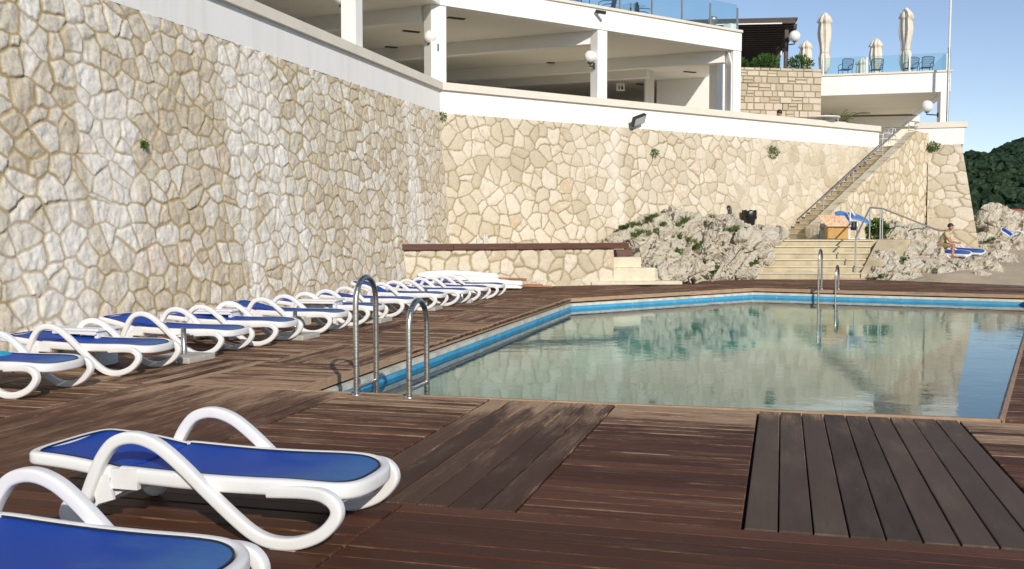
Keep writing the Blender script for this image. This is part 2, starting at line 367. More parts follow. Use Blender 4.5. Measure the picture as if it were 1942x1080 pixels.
    fr = m.new('ShaderNodeFresnel'); gm = m.new('ShaderNodeNewGeometry'); m.link(m.math('ADD', m.math('MULTIPLY', gm.outputs['Backfacing'], 0.7519 - 1.33), 1.33), fr.inputs[0]); m.link(b.outputs[0], fr.inputs[1])
    gl = m.new('ShaderNodeBsdfGlossy'); gl.inputs['Color'].default_value = (0.93, 0.98, 0.97, 1); gl.inputs['Roughness'].default_value = 0.015; m.link(b.outputs[0], gl.inputs['Normal'])
    tr = m.new('ShaderNodeBsdfTransparent'); tr.inputs[0].default_value = (0.345, 0.485, 0.50, 1)
    mx = m.new('ShaderNodeMixShader'); m.link(fr.outputs[0], mx.inputs[0]); m.link(tr.outputs[0], mx.inputs[1]); m.link(gl.outputs[0], mx.inputs[2]); m.link(mx.outputs[0], m.out.inputs[0]); M['water'] = m.mat
    m = NT('sea_water'); c = m.coord(); n = m.noise(c, 0.6, 5); m.set(Base_Color=(0.01, 0.05, 0.08), Roughness=0.12); m.bump(n, 0.4, 0.3); M['sea'] = m.mat
    # glass
    m = NT('tinted_glass'); m.n.remove(m.b); c = m.coord(); n = m.noise(c, 0.8, 2)
    tr = m.new('ShaderNodeBsdfTransparent'); m.link(m.ramp(n, [(0.3, (0.82, 0.93, 0.94)), (0.7, (0.86, 0.95, 0.955))]), tr.inputs[0])
    gl = m.new('ShaderNodeBsdfGlossy'); gl.inputs['Roughness'].default_value = 0.02; fr = m.new('ShaderNodeFresnel'); gm = m.new('ShaderNodeNewGeometry'); m.link(m.math('ADD', m.math('MULTIPLY', gm.outputs['Backfacing'], 0.6667 - 1.5), 1.5), fr.inputs[0])
    mx = m.new('ShaderNodeMixShader'); m.link(fr.outputs[0], mx.inputs[0]); m.link(tr.outputs[0], mx.inputs[1]); m.link(gl.outputs[0], mx.inputs[2]); m.link(mx.outputs[0], m.out.inputs[0]); M['glass'] = m.mat
    def leaf(name, a, b):
        m = NT(name); c = m.coord(); n = m.noise(c, 5, 3); m.set(Base_Color=m.ramp(n, [(0.3, a), (0.7, b)]), Roughness=0.6); m.b.inputs['Specular IOR Level'].default_value = 0.25; return m.mat
    M['leaf'] = leaf('green_foliage', (0.045, 0.10, 0.018), (0.11, 0.19, 0.04))
    M['grass'] = leaf('wild_grass', (0.06, 0.11, 0.02), (0.15, 0.22, 0.055))
    M['palm'] = leaf('palm_leaf', (0.10, 0.12, 0.035), (0.24, 0.24, 0.09))
    M['bush'] = leaf('conifer_bush', (0.03, 0.085, 0.012), (0.075, 0.15, 0.025))
    M['forest'] = leaf('forest_canopy', (0.009, 0.026, 0.009), (0.026, 0.050, 0.018))
    M['bag'] = simple('black_bin_bag', (0.012, 0.012, 0.014), 0.28, var=0.3, scale=20, bump=0.7, bscale=24)
    M['box_wood'] = simple('yellow_box_board', (0.50, 0.30, 0.10), 0.7, var=0.12, scale=4)
    m = NT('orange_roof_shingle'); c = m.coord(); v = m.new('ShaderNodeTexVoronoi'); m.link(c, v.inputs['Vector']); v.inputs['Scale'].default_value = 13
    m.set(Base_Color=m.mix(m.ramp(v.outputs[0], [(0.25, 0.0), (0.5, 1.0)]), (0.62, 0.26, 0.10), (0.75, 0.55, 0.36)), Roughness=0.8); M['shingle'] = m.mat
    M['blue_cover'] = simple('blue_cover', (0.07, 0.20, 0.50), 0.55, var=0.2, scale=4)
    M['towel'] = simple('turquoise_towel', (0.02, 0.30, 0.50), 0.95, var=0.25, scale=12, bump=0.5, bscale=70)
    M['skin'] = simple('tanned_skin', (0.40, 0.20, 0.12), 0.55, var=0.1)
    M['khaki'] = simple('pale_khaki_cotton', (0.50, 0.43, 0.26), 0.9, var=0.1, scale=14)
    M['shorts'] = simple('olive_shorts_cotton', (0.24, 0.20, 0.11), 0.9, var=0.15, scale=14)
    M['hair'] = simple('dark_hair', (0.018, 0.013, 0.01), 0.5, var=0.4, scale=30)
    M['red_tile'] = simple('red_roof_tile', (0.40, 0.10, 0.055), 0.8, var=0.2, scale=2)
    M['bottle'] = simple('clear_bottle', (0.62, 0.62, 0.58), 0.15, var=0.1)
    m = NT('cream_block_stone'); c = m.coord(); rn = m.attr('tone'); n = m.noise(c, 9, 6)
    m.set(Base_Color=m.mix(m.math('MULTIPLY', n, 0.5), m.ramp(rn, [(0.0, (0.46, 0.39, 0.28)), (0.5, (0.57, 0.50, 0.385)), (1.0, (0.64, 0.58, 0.48))]), (0.42, 0.33, 0.22)), Roughness=0.9); m.bump(n, 0.5, 0.03); M['block'] = m.mat
    M['mortar'] = simple('block_mortar', (0.34, 0.27, 0.17), 0.95, var=0.15)
    M['lens'] = simple('lamp_lens', (0.50, 0.56, 0.56), 0.12, var=0.1)
    M['black'] = simple('black_mark', (0.01, 0.01, 0.01), 0.6)
mk_materials()

def leaf_cluster(mb, c, rad, n, size, rng, up=0.3, thin=0.45):
    c = Vector(c)
    for _ in range(n):
        while True:
            p = Vector((rng.uniform(-1, 1), rng.uniform(-1, 1), rng.uniform(-1, 1)))
            if p.length < 1: break
        q = c + Vector((p.x * rad[0], p.y * rad[1], p.z * rad[2]))
        d = (p + Vector((rng.uniform(-.6, .6), rng.uniform(-.6, .6), rng.uniform(-.4, .6) + up))).normalized()
        s = d.cross(Vector((rng.uniform(-1, 1), rng.uniform(-1, 1), rng.uniform(-1, 1)))).normalized()
        L = size * rng.uniform(.6, 1.3); w = L * thin
        mb.add([q, q + d * L * .5 + s * w * .5, q + d * L, q + d * L * .5 - s * w * .5], [(0, 1, 2, 3)])
def grass_tuft(mb, c, r, h, n, rng, w=0.018):
    c = Vector(c)
    for _ in range(n):
        a = rng.uniform(0, 6.283); rr = r * math.sqrt(rng.random()); b = c + Vector((rr * math.cos(a), rr * math.sin(a), 0))
        lean = Vector((math.cos(a), math.sin(a), 0)) * (rr / r * .8 + rng.uniform(0, .4)); H = h * rng.uniform(.5, 1.1)
        s = Vector((-math.sin(a + rng.uniform(-1, 1)), math.cos(a), 0)) * w
        m1 = b + lean * H * .35 + Vector((0, 0, H * .6)); t = b + lean * H * .9 + Vector((0, 0, H))
        mb.add([b - s, b + s, m1 + s * .8, m1 - s * .8], [(0, 1, 2, 3)]); mb.add([m1 - s * .8, m1 + s * .8, t], [(0, 1, 2)])
# ================================================================== plan of the place
wd = Vector((0.2605, 0.9655)).normalized()       # along the left wall and the pool's left edge
pd = Vector((wd.y, -wd.x))                       # across it, also the left wall's normal
uF = Vector((0.8107, 0.5855)).normalized()       # along the far wall
nF = Vector((uF.y, -uF.x))                       # out of the far wall
C = Vector((-2.04, 28.5))                        # where the two walls meet at their top
TOP = 4.75
BAT = 0.095
def v2(p): return Vector((p[0], p[1]))
P = v2(G(560, 740)); PR = v2(G(1897, 796)); B1 = v2(G(1080, 567)); B2 = v2(G(1428, 547))
def isect(a, b, c, d):
    r = b - a; s = d - c; k = r.x * s.y - r.y * s.x; q = c - a
    return a + r * ((q.x * s.y - q.y * s.x) / k)
B3 = isect(PR, v2(G(1942, 640)), B2, v2(G(1942, 560)))
PF = (PR - P).normalized()
def st(p): q = v2(p) - P; return q.dot(pd), q.dot(wd)
def fs(s, t): return P + pd * s + wd * t
Wb = lambda k: C + pd * (BAT * TOP) - wd * k     # foot of the left wall, k metres from the far corner
K1, K2 = Vector((-2.56, 24.8)), Vector((2.75, 27.1))
Q = {px: v2(G(px, py)) for px, py in ((1225, 544), (1326, 533), (1430, 530), (1660, 531), (1942, 542))}
ER = Vector((30, 25.5))
OUTER = [K2, Q[1225], Q[1326], Q[1430], Q[1660], Q[1942], ER]

# ================================================================== deck
rng = random.Random(7); nrng = np.random.RandomState(3)
class Deck:
    def __init__(s): s.v = []; s.f = []; s.b = []; s.t = []; s.w = []; s.g = []
    def add(s, vs, fc, bc, tone, grey, wear_sun):
        b = len(s.v); s.v += vs; s.f += [[b + i for i in f] for f in fc]; s.b += bc; s.t += [tone] * len(vs); s.g += [grey] * len(vs); s.w += wear_sun
DK = Deck()
def clip(poly, a, b):               # keep the part to the left of a->b
    out = []; e = b - a
    def side(p): return e.x * (p.y - a.y) - e.y * (p.x - a.x)
    for i in range(len(poly)):
        p, q = poly[i], poly[(i + 1) % len(poly)]; sp, sq = side(p), side(q)
        if sp >= 0: out.append(p)
        if (sp > 0 and sq < 0) or (sp < 0 and sq > 0): out.append(p + (q - p) * (sp / (sp - sq)))
    return out
def ccw(poly):
    a = sum(poly[i].x * poly[(i + 1) % len(poly)].y - poly[(i + 1) % len(poly)].x * poly[i].y for i in range(len(poly)))
    return poly if a > 0 else poly[::-1]
def boards(poly, d, bw, wear_sun, grey=0.0, gap=0.008, joint=2.6, dz=0.0, amp=0.0025, seg=0.45):
    poly = ccw([v2(p) for p in poly]); d = v2(d).normalized(); c = Vector((-d.y, d.x)); o = poly[0]
    L = [(p - o).dot(d) for p in poly]; W = [(p - o).dot(c) for p in poly]
    w0 = min(W)
    nb = max(1, round((max(W) - w0) / bw)); bw = (max(W) - w0) / nb
    for i in range(nb):
        a, b = w0 + i * bw + gap / 2, w0 + (i + 1) * bw - gap / 2
        l = min(L) - (rng.uniform(0, joint) if max(L) - min(L) > joint * 1.3 else 0.001)
        while l < max(L):
            l2 = l + joint if max(L) - min(L) > joint * 1.3 else max(L) + 0.001
            r = [o + d * x + c * y for x, y in ((l + .003, a), (l2 - .003, a), (l2 - .003, b), (l + .003, b))]
            for k in range(len(poly)):
                r = clip(r, poly[k], poly[(k + 1) % len(poly)])
                if len(r) < 3: break
            l = l2
            if len(r) < 3: continue
            tone, off, z = rng.random(), rng.uniform(0, 300), dz + rng.uniform(-amp, amp)
            wv = lambda q: float(wear_sun(q, tone))
            loc = lambda q: ((q - o).dot(d) + off, (q - o).dot(c) + off * 0.37, off)
            n = len(r); bev = 0.004
            cen = sum(r, Vector((0, 0))) / n
            top = [(p.x, p.y, z - bev) for p in r]; bot = [(p.x, p.y, z - 0.035) for p in r]
            DK.add(top + bot, [(k, n + k, n + (k + 1) % n, (k + 1) % n)[::-1] for k in range(n)], [loc(p) for p in r] * 2, tone, grey, [min(1, wv(p) + .25) for p in r] + [0.0] * n)
            # inner top (eased edge), cut into lengths so that wear can change along the board
            ins = []
            for k in range(n):
                e0 = (r[k] - r[k - 1]).normalized(); e1 = (r[(k + 1) % n] - r[k]).normalized()
                m = Vector((-e0.y, e0.x)) + Vector((-e1.y, e1.x))
                m = m / max(0.5, m.length_squared / 2); ins.append(r[k] + m * bev)
            DK.add(top + [(p.x, p.y, z) for p in ins], [(k, (k + 1) % n, n + (k + 1) % n, n + k) for k in range(n)], [loc(p) for p in r] + [loc(p) for p in ins], tone, grey, [min(1, wv(p) + .2) for p in r + ins])
            la, lb = min((p - o).dot(d) for p in ins), max((p - o).dot(d) for p in ins)
            ns = max(1, int((lb - la) / seg))
            for k in range(ns):
                q = ins
                if k > 0: x = o + d * (la + (lb - la) * k / ns); q = clip(q, x + c, x)
                if k < ns - 1: x = o + d * (la + (lb - la) * (k + 1) / ns); q = clip(q, x, x + c)
                if len(q) >= 3: DK.add([(p.x, p.y, z) for p in q], [tuple(range(len(q)))], [loc(p) for p in q], tone, grey, [wv(p) for p in q])
def wear_front(q, tone):
    s, t = st(q)
    a = 1.35 * math.exp(-max(0, -t) / 1.1) * (1 if s > 0.5 else 0.45) + 0.12
    if s < 0.56: a += 0.22
    if t < -3.3: a = 0.10
    return a * (0.7 + 0.6 * tone)
def wear_A(q, tone):
    s, t = st(q); return (0.62 * math.exp(-max(0, -t) / 0.55) + 0.03) * (0.7 + 0.6 * tone)
def wear_left(q, tone):
    n = float(fbm2(np.array(q.x * .5), np.array(q.y * .5), 5, 3)); return (0.50 + 0.85 * n) * (0.6 + 0.6 * tone)
def wear_sun_far(q, tone): return 0.55 * (0.55 + tone * .8)  # some wear, raised to paint the sunlit look of the far boards
# front panels between the pool edge and the cross joint
cross = -3.36
cols = [(-9.2, -7.0, 'p'), (-7.0, -5.6, 'w'), (-5.6, -4.2, 'p'), (-4.2, -2.9, 'w'), (-2.9, -1.6, 'p'), (-1.6, 0.56, 'w'), (0.56, 1.9, 'p'), (1.9, 3.02, 'w'), (3.02, 4.20, 'p'), (4.20, 5.73, 'A'), (5.73, 7.3, 'p'), (7.3, 8.9, 'w'), (8.9, 10.6, 'p'), (10.6, 14.0, 'w')]
for a, b, k in cols:
    g = 0.006
    poly = [fs(a + g, cross + g), fs(b - g, cross + g), fs(b - g, 0), fs(a + g, 0)]
    if k == 'A': boards(poly, wd, 0.17, wear_A, grey=0.85, gap=0.009, joint=9)
    elif k == 'w': boards(poly, wd, 0.187, wear_front, grey=0.4 if a > 0 else 0.1, joint=9, gap=0.009)
    else: boards(poly, pd, 0.14, wear_front, joint=9, gap=0.009)
for t0, t1, js in ((-6.1, cross, (-9.2, -5.5, -2.6, 2.39, 6.6, 14.0)), (-9.0, -6.1, (-9.2, -3.6, 0.6, 4.6, 14.0)), (-13.0, -9.0, (-9.2, 2.0, 14.0))):
    for a, b in zip(js[:-1], js[1:]):
        boards([fs(a + .005, t0), fs(b - .005, t0), fs(b - .005, t1 - .006), fs(a + .005, t1 - .006)], pd, 0.148, wear_front, grey=0.06, joint=9, gap=0.010)
# left deck in alternating panels, up to the wall
sw = st(Wb(10))[0]; tB = st(B1)[1]
es = [0.0, -1.25, -2.5, -3.75, sw + 0.02]
es = [e for e in es if e > sw + .3] + [sw + .02]
et = [0.0]
while et[-1] < tB: et.append(min(et[-1] + 1.75, tB))
for i in range(len(es) - 1):
    for j in range(len(et) - 1):
        dirn = wd if (i + j) % 3 == 1 else pd
        boards([fs(es[i + 1] + .004, et[j] + .004), fs(es[i] - .004, et[j] + .004), fs(es[i] - .004, et[j + 1] - .004), fs(es[i + 1] + .004, et[j + 1] - .004)], dirn, 0.145, wear_left, joint=9, gap=0.007)
WB1 = fs(sw + .02, tB)
boards([WB1, B1, K2, K1], pd, 0.145, wear_sun_far)
boards([B1, Q[1225], K2], B2 - B1, 0.145, wear_sun_far); boards([B1, B2, Q[1326], Q[1225]], B2 - B1, 0.145, wear_sun_far)
boards([B2, Q[1430], Q[1326]], B3 - B2, 0.145, wear_sun_far)
boards([B2, B3, Q[1942], Q[1660], Q[1430]], B3 - B2, 0.145, wear_sun_far); boards([B3, Vector((30, 17)), ER, Q[1942]], B3 - B2, 0.145, wear_sun_far)
boards([PR, fs(9.0, 0), Vector((30, 17)), B3], PF, 0.145, lambda q, t: 0.5)
boards([fs(9.0, 0), fs(14.0, 0), Vector((30, 17))], PF, 0.145, lambda q, t: 0.4)
# fascia boards along the pool edge
def fascia(a, b, inw):
    d = (b - a).normalized(); n = Vector((-d.y, d.x)) * (1 if inw else -1); L = (b - a).length; l = 0
    while l < L:
        e = min(l + 2.4, L); tone = rng.random(); dz = rng.uniform(-.004, .004); off = rng.uniform(0, 200)
        p0, p1 = a + d * (l + .003), a + d * (e - .003); q = [p0 - n * .034, p1 - n * .034, p1 + n * .004, p0 + n * .004]
        lift = 0.004 + abs(dz)
        vs = [(p.x, p.y, z) for z in (-.075 + dz, lift) for p in q]
        bc = [(x + off, y + off, off) for z in (0, .07) for x, y in ((l, z), (e, z), (e, z + .038), (l, z + .038))]
        DK.add(vs, [(0, 3, 2, 1), (4, 5, 6, 7), (0, 1, 5, 4), (1, 2, 6, 5), (2, 3, 7, 6), (3, 0, 4, 7)], bc, tone, 0.0, [1.5] * 8); l = e  # full paleness: worn lighter boards plus sunlight painted into the colour
fascia(B1, P, True); fascia(B2, B1, True); fascia(B3, B2, True); fascia(PR, B3, True); fascia(P, PR, True)
me = bpy.data.meshes.new('deck'); me.from_pydata(DK.v, [], DK.f); me.materials.append(M['deck'])
for nm, dat in (('tone', DK.t), ('wear_sun', DK.w), ('grey', DK.g)):
    at = me.attributes.new(nm, 'FLOAT', 'POINT'); at.data.foreach_set('value', np.array(dat, dtype=np.float32))
at = me.attributes.new('bco', 'FLOAT_VECTOR', 'POINT'); at.data.foreach_set('vector', np.array(DK.b, dtype=np.float32).ravel())
bm = bmesh.new(); bm.from_mesh(me); bmesh.ops.recalc_face_normals(bm, faces=bm.faces)
for f in bm.faces:
    if abs(f.normal.z) > .9 and f.normal.z < 0 and f.calc_center_median().z > -.03: f.normal_flip()
bm.to_mesh(me); bm.free()
deck = S(bpy.data.objects.new('deck', me)); COL.objects.link(deck)
mb = MB()                            # near-black sheet painting the shade below the boards, open over the pool
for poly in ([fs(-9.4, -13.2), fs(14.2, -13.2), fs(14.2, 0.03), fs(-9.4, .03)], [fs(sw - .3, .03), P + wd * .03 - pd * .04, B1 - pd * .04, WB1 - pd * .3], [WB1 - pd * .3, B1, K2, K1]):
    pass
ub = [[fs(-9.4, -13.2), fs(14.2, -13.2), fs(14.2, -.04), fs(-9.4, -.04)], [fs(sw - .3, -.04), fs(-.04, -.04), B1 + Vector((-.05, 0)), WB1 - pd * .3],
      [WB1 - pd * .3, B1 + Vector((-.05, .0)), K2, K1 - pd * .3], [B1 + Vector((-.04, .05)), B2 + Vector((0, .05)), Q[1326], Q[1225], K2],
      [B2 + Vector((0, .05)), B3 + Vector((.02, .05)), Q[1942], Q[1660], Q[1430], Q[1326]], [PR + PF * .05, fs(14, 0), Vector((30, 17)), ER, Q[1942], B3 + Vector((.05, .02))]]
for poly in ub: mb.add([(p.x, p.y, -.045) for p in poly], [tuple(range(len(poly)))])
S(mb.build('underdeck_shade_sheet', M['void'], shift=False))

# ================================================================== pool
pool = [P, PR, B3, B2, B1]           # counter-clockwise
def inset(poly, d):
    out = []; n = len(poly)
    for i in range(n):
        e0 = (poly[i] - poly[i - 1]).normalized(); e1 = (poly[(i + 1) % n] - poly[i]).normalized()
        n0, n1 = Vector((-e0.y, e0.x)), Vector((-e1.y, e1.x)); m = (n0 + n1).normalized(); out.append(poly[i] + m * (d / m.dot(n0)))
    return out
def ring(mb, pa, za, pb, zb, cuts=1):
    n = len(pa)
    for i in range(n):
        j = (i + 1) % n; mb.add([(pa[i].x, pa[i].y, za), (pa[j].x, pa[j].y, za), (pb[j].x, pb[j].y, zb), (pb[i].x, pb[i].y, zb)], [(0, 1, 2, 3)])
o0, o1, o2 = inset(pool, -.05), inset(pool, .05), inset(pool, .04)
mb = MB(); ring(mb, o0, -.05, o0, -.105); S(mb.build('pool_gap_shade', M['void'], shift=False))  # near-black strip paints the shade in the gap under the deck edge
mb = MB(); ring(mb, o0, -.105, o1, -.108); ring(mb, o1, -.108, o1, -.162); S(mb.build('pool_coping', M['pool_white'], shift=False))
mb = MB(); ring(mb, o2, -.155, o2, -.42); S(mb.build('pool_blue_band', M['pool_blue'], shift=False))
mb = MB(); ring(mb, o2, -.42, o2, -1.5); mb.add([(p.x, p.y, -1.5) for p in o2], [(0, 1, 2, 3, 4)]); S(mb.build('pool_basin', M['pool_floor'], shift=False))
mb = MB(); mb.add([(p.x, p.y, -.226) for p in o2], [(0, 1, 2, 3, 4)]); water = S(mb.build('pool_water', M['water'], shift=False))
if water.data.polygons[0].normal.z < 0: water.data.flip_normals()

# ================================================================== stone walls
def stone_wall(name, O, u, n, A, z0f, z1f, nh, cell, mw, edge, bulge, rough, batter, zref, seed, mat, washf, stretch=1.12, warp=0.25, core=0.4, jit=0.82, mi_round=0.10):
    v = np.linspace(0, 1, nh); a, vv = np.meshgrid(A, v); z = z0f(a) + vv * (z1f(a) - z0f(a))
    x = a / cell + warp * (fbm2(a / cell * .8, z / cell * .8, seed + 50, 3) - .5) * 2; y = z / (cell * stretch) + warp * (fbm2(a / cell * .8, z / cell * .8, seed + 60, 3) - .5) * 2
    x = x + 0.05 * (noise2(a * 14, z * 14, seed + 70) - .5); y = y + 0.05 * (noise2(a * 14, z * 14, seed + 71) - .5)
    ix, iy = np.floor(x), np.floor(y); zz = np.zeros_like(ix)
    d1 = np.full(x.shape, 1e9); d2 = d1.copy(); s1 = [zz, zz]; s2 = [zz, zz]; i1 = [zz, zz]
    for dy in (-2, -1, 0, 1, 2):
        for dx in (-2, -1, 0, 1, 2):
            cx, cy = ix + dx, iy + dy
            sx = cx + .5 + jit * (_h(cx, cy, zz, seed) - .5) + .5 * np.mod(cy, 2); sy = cy + .5 + jit * (_h(cx, cy, zz, seed + 1) - .5)
            wgt = 0.34 * (_h(cx, cy, zz, seed + 2) - .4)
            d = (x - sx) ** 2 + (y - sy) ** 2 - wgt
            b = d < d1; b2 = (~b) & (d < d2)
            d2 = np.where(b, d1, np.where(b2, d, d2)); s2 = [np.where(b, s1[k], np.where(b2, (sx, sy)[k], s2[k])) for k in (0, 1)]
            d1 = np.where(b, d, d1); s1 = [np.where(b, (sx, sy)[k], s1[k]) for k in (0, 1)]; i1 = [np.where(b, (cx, cy)[k], i1[k]) for k in (0, 1)]
    e = (d2 - d1) / (2 * np.sqrt((s1[0] - s2[0]) ** 2 + (s1[1] - s2[1]) ** 2) + 1e-6) * cell
    e = e + 0.012 * (fbm2(a * 22, z * 22, seed + 9, 2) - .5)
    tone = _h(i1[0], i1[1], zz, seed + 5); dep = _h(i1[0], i1[1], zz, seed + 6)
    mwl = mw * (0.6 + 0.8 * noise2(a * .8, z * .8, seed + 12))
    mask = sstep(mwl, mwl + edge, e)
    # every stone is a slightly tilted, rough lump
    tx, ty = _h(i1[0], i1[1], zz, seed + 7) - .5, _h(i1[0], i1[1], zz, seed + 8) - .5
    f = fbm2(a * 5.5 + tone * 9, z * 5.5, seed + 20, 5) - .5; r = np.abs(fbm2(a * 9 + tone * 7, z * 7, seed + 30, 4) - .5)
    disp = mask * (bulge * (.45 + .9 * dep) + bulge * .9 * ((x - s1[0]) * tx + (y - s1[1]) * ty) + rough * (f * 1.6 - r * 1.1)) + mi_round * np.minimum(e - mwl, .12) * (e > mwl) + .012 * (fbm2(a * 3, z * 3, seed + 40, 3) - .5)
    wash = washf(a, z, tone)
    O = v2(O); X = O.x + u.x * a + n.x * (batter * (zref - z) + disp); Y = O.y + u.y * a + n.y * (batter * (zref - z) + disp)
    na, nhh = len(A), nh; V = np.stack([X, Y, z], -1).reshape(-1, 3)
    idx = np.arange(na * nhh).reshape(nhh, na)
    q = np.stack([idx[:-1, :-1], idx[:-1, 1:], idx[1:, 1:], idx[1:, :-1]], -1).reshape(-1, 4)
    org = np.array([O.x + u.x * A[len(A) // 2], O.y + u.y * A[len(A) // 2], float(z.min())])
    # solid body behind the face
    ex = []; exf = []; b0 = len(V)
    for k in (0, na - 1):
        for (zi) in (0, nhh - 1):
            p = V[idx[zi, k]]; ex += [[p[0] - n.x * .03, p[1] - n.y * .03, p[2]], [p[0] - n.x * core, p[1] - n.y * core, p[2]]]
    exf = [(b0, b0 + 4, b0 + 6, b0 + 2), (b0 + 1, b0 + 3, b0 + 7, b0 + 5), (b0, b0 + 2, b0 + 3, b0 + 1), (b0 + 4, b0 + 5, b0 + 7, b0 + 6)]
    # top strip follows the height of the face
    tops = idx[-1]; bt = b0 + 8; ext = [[V[i][0] - n.x * core, V[i][1] - n.y * core, V[i][2]] for i in tops]
    exf += [(int(tops[i]), int(tops[i + 1]), bt + i + 1, bt + i) for i in range(na - 1)]
    V2 = np.concatenate([V, np.array(ex), np.array(ext)]) - org
    me = bpy.data.meshes.new(name); nq = len(q)
    me.from_pydata(V2.tolist(), [], q.tolist() + exf); me.materials.append(mat)
    k = len(V2) - len(V)
    for nm, arr, dv in (('mask', mask, 1.0), ('tone', tone, .5), ('wash', wash, 0.0)):
        at = me.attributes.new(nm, 'FLOAT', 'POINT'); at.data.foreach_set('value', np.concatenate([arr.ravel(), np.full(k, dv)]).astype(np.float32))
    sm = np.zeros(nq + len(exf), bool); sm[:nq] = True; me.polygons.foreach_set('use_smooth', sm); me.update()
    o = bpy.data.objects.new(name, me); COL.objects.link(o); o.location = org; return o
def axis(*segs):
    out = []
    for a, b, r in segs: out.append(np.arange(a, b, r))
    out.append(np.array([segs[-1][1]])); return np.concatenate(out)
cst = lambda c: (lambda a: np.full_like(a, c))
def wash_left(a, z, tone):
    s = fbm2(a * .75, z * .10 + 3, 91, 4); s2 = fbm2(a * 1.6, z * .4, 92, 4); return np.clip(1.25 * sstep(.50, .60, s) * sstep(.34, .55, s2) + .35 * sstep(.75, .95, tone), 0, 1)
# the left wall is measured from the far corner back towards the viewer
lw = stone_wall('stone_wall', C, -wd, pd, axis((-.7, 17.5, .022), (17.5, 30, .08)), cst(-.05), cst(TOP + .03), 300, .385, .016, .013, .017, .036, BAT, TOP, 11, M['rubble'], wash_left, stretch=.80, mi_round=.05)
T(lw, 'long rough stone retaining wall on the left behind the row of blue loungers', 'stone wall')
def wash_far(a, z, tone):
    st_ = np.exp(-((a - 6.55 - .1 * np.sin(z * 3)) / .24) ** 2) * sstep(.6, 1.6, z) * (0.55 + .6 * noise2(a * 3, z * 2, 31)); return np.clip(1.3 * st_ + .25 * sstep(.6, .8, fbm2(a * .5, z * .4, 77, 3)), 0, 1)
fw = stone_wall('stone_wall', C, uF, nF, axis((-.7, 21.0, .027)), cst(.2), cst(TOP + .03), 200, .41, .012, .013, .022, .02, BAT, TOP, 23, M['crazy'], wash_far, stretch=.95, jit=.9, warp=.3)
T(fw, 'tall flat faced crazy paving stone wall facing the pool beneath the white loggia', 'stone wall')
zero = lambda a, z, t: np.zeros_like(a)
# low wall under the plank
kd = (K2 - K1).normalized(); kn = Vector((kd.y, -kd.x))
bw_ = stone_wall('low_stone_wall', K1, kd, kn, axis((-.6, (K2 - K1).length, .03)), cst(-.03), cst(.97), 40, .38, .012, .02, .025, .025, 0, 1, 37, M['crazy'], lambda a, z, t: .5 * sstep(.45, .7, fbm2(a * .7, z * .7, 5, 3)), core=.3)
T(bw_, 'low stone wall carrying the long dark red plank in the wall corner', 'stone wall')
mb = MB(); a, b = K1 - kd * .55, K2 + kd * .42; lay = [0, 1.7, 3.4, 5.0, (b - a).length]
pl = wroot('wooden_ledge', (K1.x, K1.y, .97))
for i in range(4):
    mb = MB(); p, q = a + kd * (lay[i] + .003) + kn * .10, a + kd * (lay[i + 1] - .003) + kn * .10
    c = (p + q) / 2 - kn * .28; mb.box((c.x, c.y, .975 + .078), ((q - p).length, .56, .15), M=Matrix(((kd.x, -kd.y, 0), (kd.y, kd.x, 0), (0, 0, 1))))
    mb.build('plank', M['plank'], pl, 'world', bevel=.008)
T(pl, 'long dark red brown wooden plank ledge on top of the low stone wall', 'ledge')
mb = MB(); fill = [K1 - kd * .6 - kn * .3, K2 - kn * .3, v2((4.4, 33.5)), C + nF * .3, C - wd * 2]
mb.prism([(p.x, p.y) for p in fill], .2, .93); S(mb.build('raised_terrace_ground', M['sand'], shift=False))
mb = MB(); sb = AT(1172, 480, 28.0); mb.box((sb.x + .1, sb.y + .15, sb.z), (.62, .35, .17), rz=.2); T(mb.build('plank_step', M['plank'], bevel=.01), 'short dark wooden step plank below the right end of the long ledge', 'step')
mb = MB(); mb.box((3.02, 28.05, .36), (.98, 1.0, .74), rz=.12); mb.box((3.12, 27.72, .22), (1.45, 1.1, .46), rz=.12); mb.box((3.3, 27.42, .05), (2.5, 1.1, .10), rz=.12)
T(mb.build('concrete_block_steps', M['tread'], bevel=.02), 'smooth cream concrete block steps between low wall and pale rocks', 'steps')

# stair flank and corner tower
o2_ = C + nF * 2.05
zt = lambda a: np.where(a < 20.1, 1.62 + (a - 14.15) * 0.602, 5.22)
fl = stone_wall('stair_wall', o2_, uF, nF, axis((14.15, 20.95, .035)), cst(.3), lambda a: np.maximum(zt(a), .5), 130, .30, .010, .02, .025, .02, .02, 5, 41, M['cobble'], zero, stretch=1.35, core=.42)
fe = stone_wall('wall_end', o2_ + uF * 14.17 - nF * .42, nF, -uF, axis((0, .44, .03)), cst(.3), cst(1.66), 40, .34, .010, .02, .03, .02, .0, 5, 43, M['cobble'], zero, stretch=1.0, core=.05); fe.parent = fl; fe.location = Vector(fe.location) - Vector(fl.location)
T(fl, 'sloping cobbled stone flank wall beside the narrow upper stairs', 'stone wall')
ta, tb = o2_ + uF * 21.0, None
td = Vector((.95, -.31)).normalized(); tn = Vector((td.y, -td.x)); ta = o2_ + uF * 20.95
cor = wroot('stone_tower', (ta.x, ta.y, .3))
T(cor, 'battered stone corner tower under the white parapet at the terrace end', 'tower')
def child_wall(*a, **k):
    o = stone_wall(*a, **k); o.parent = cor; o.location = Vector(o.location) - Vector(cor['org']); return o
tw = 1.19
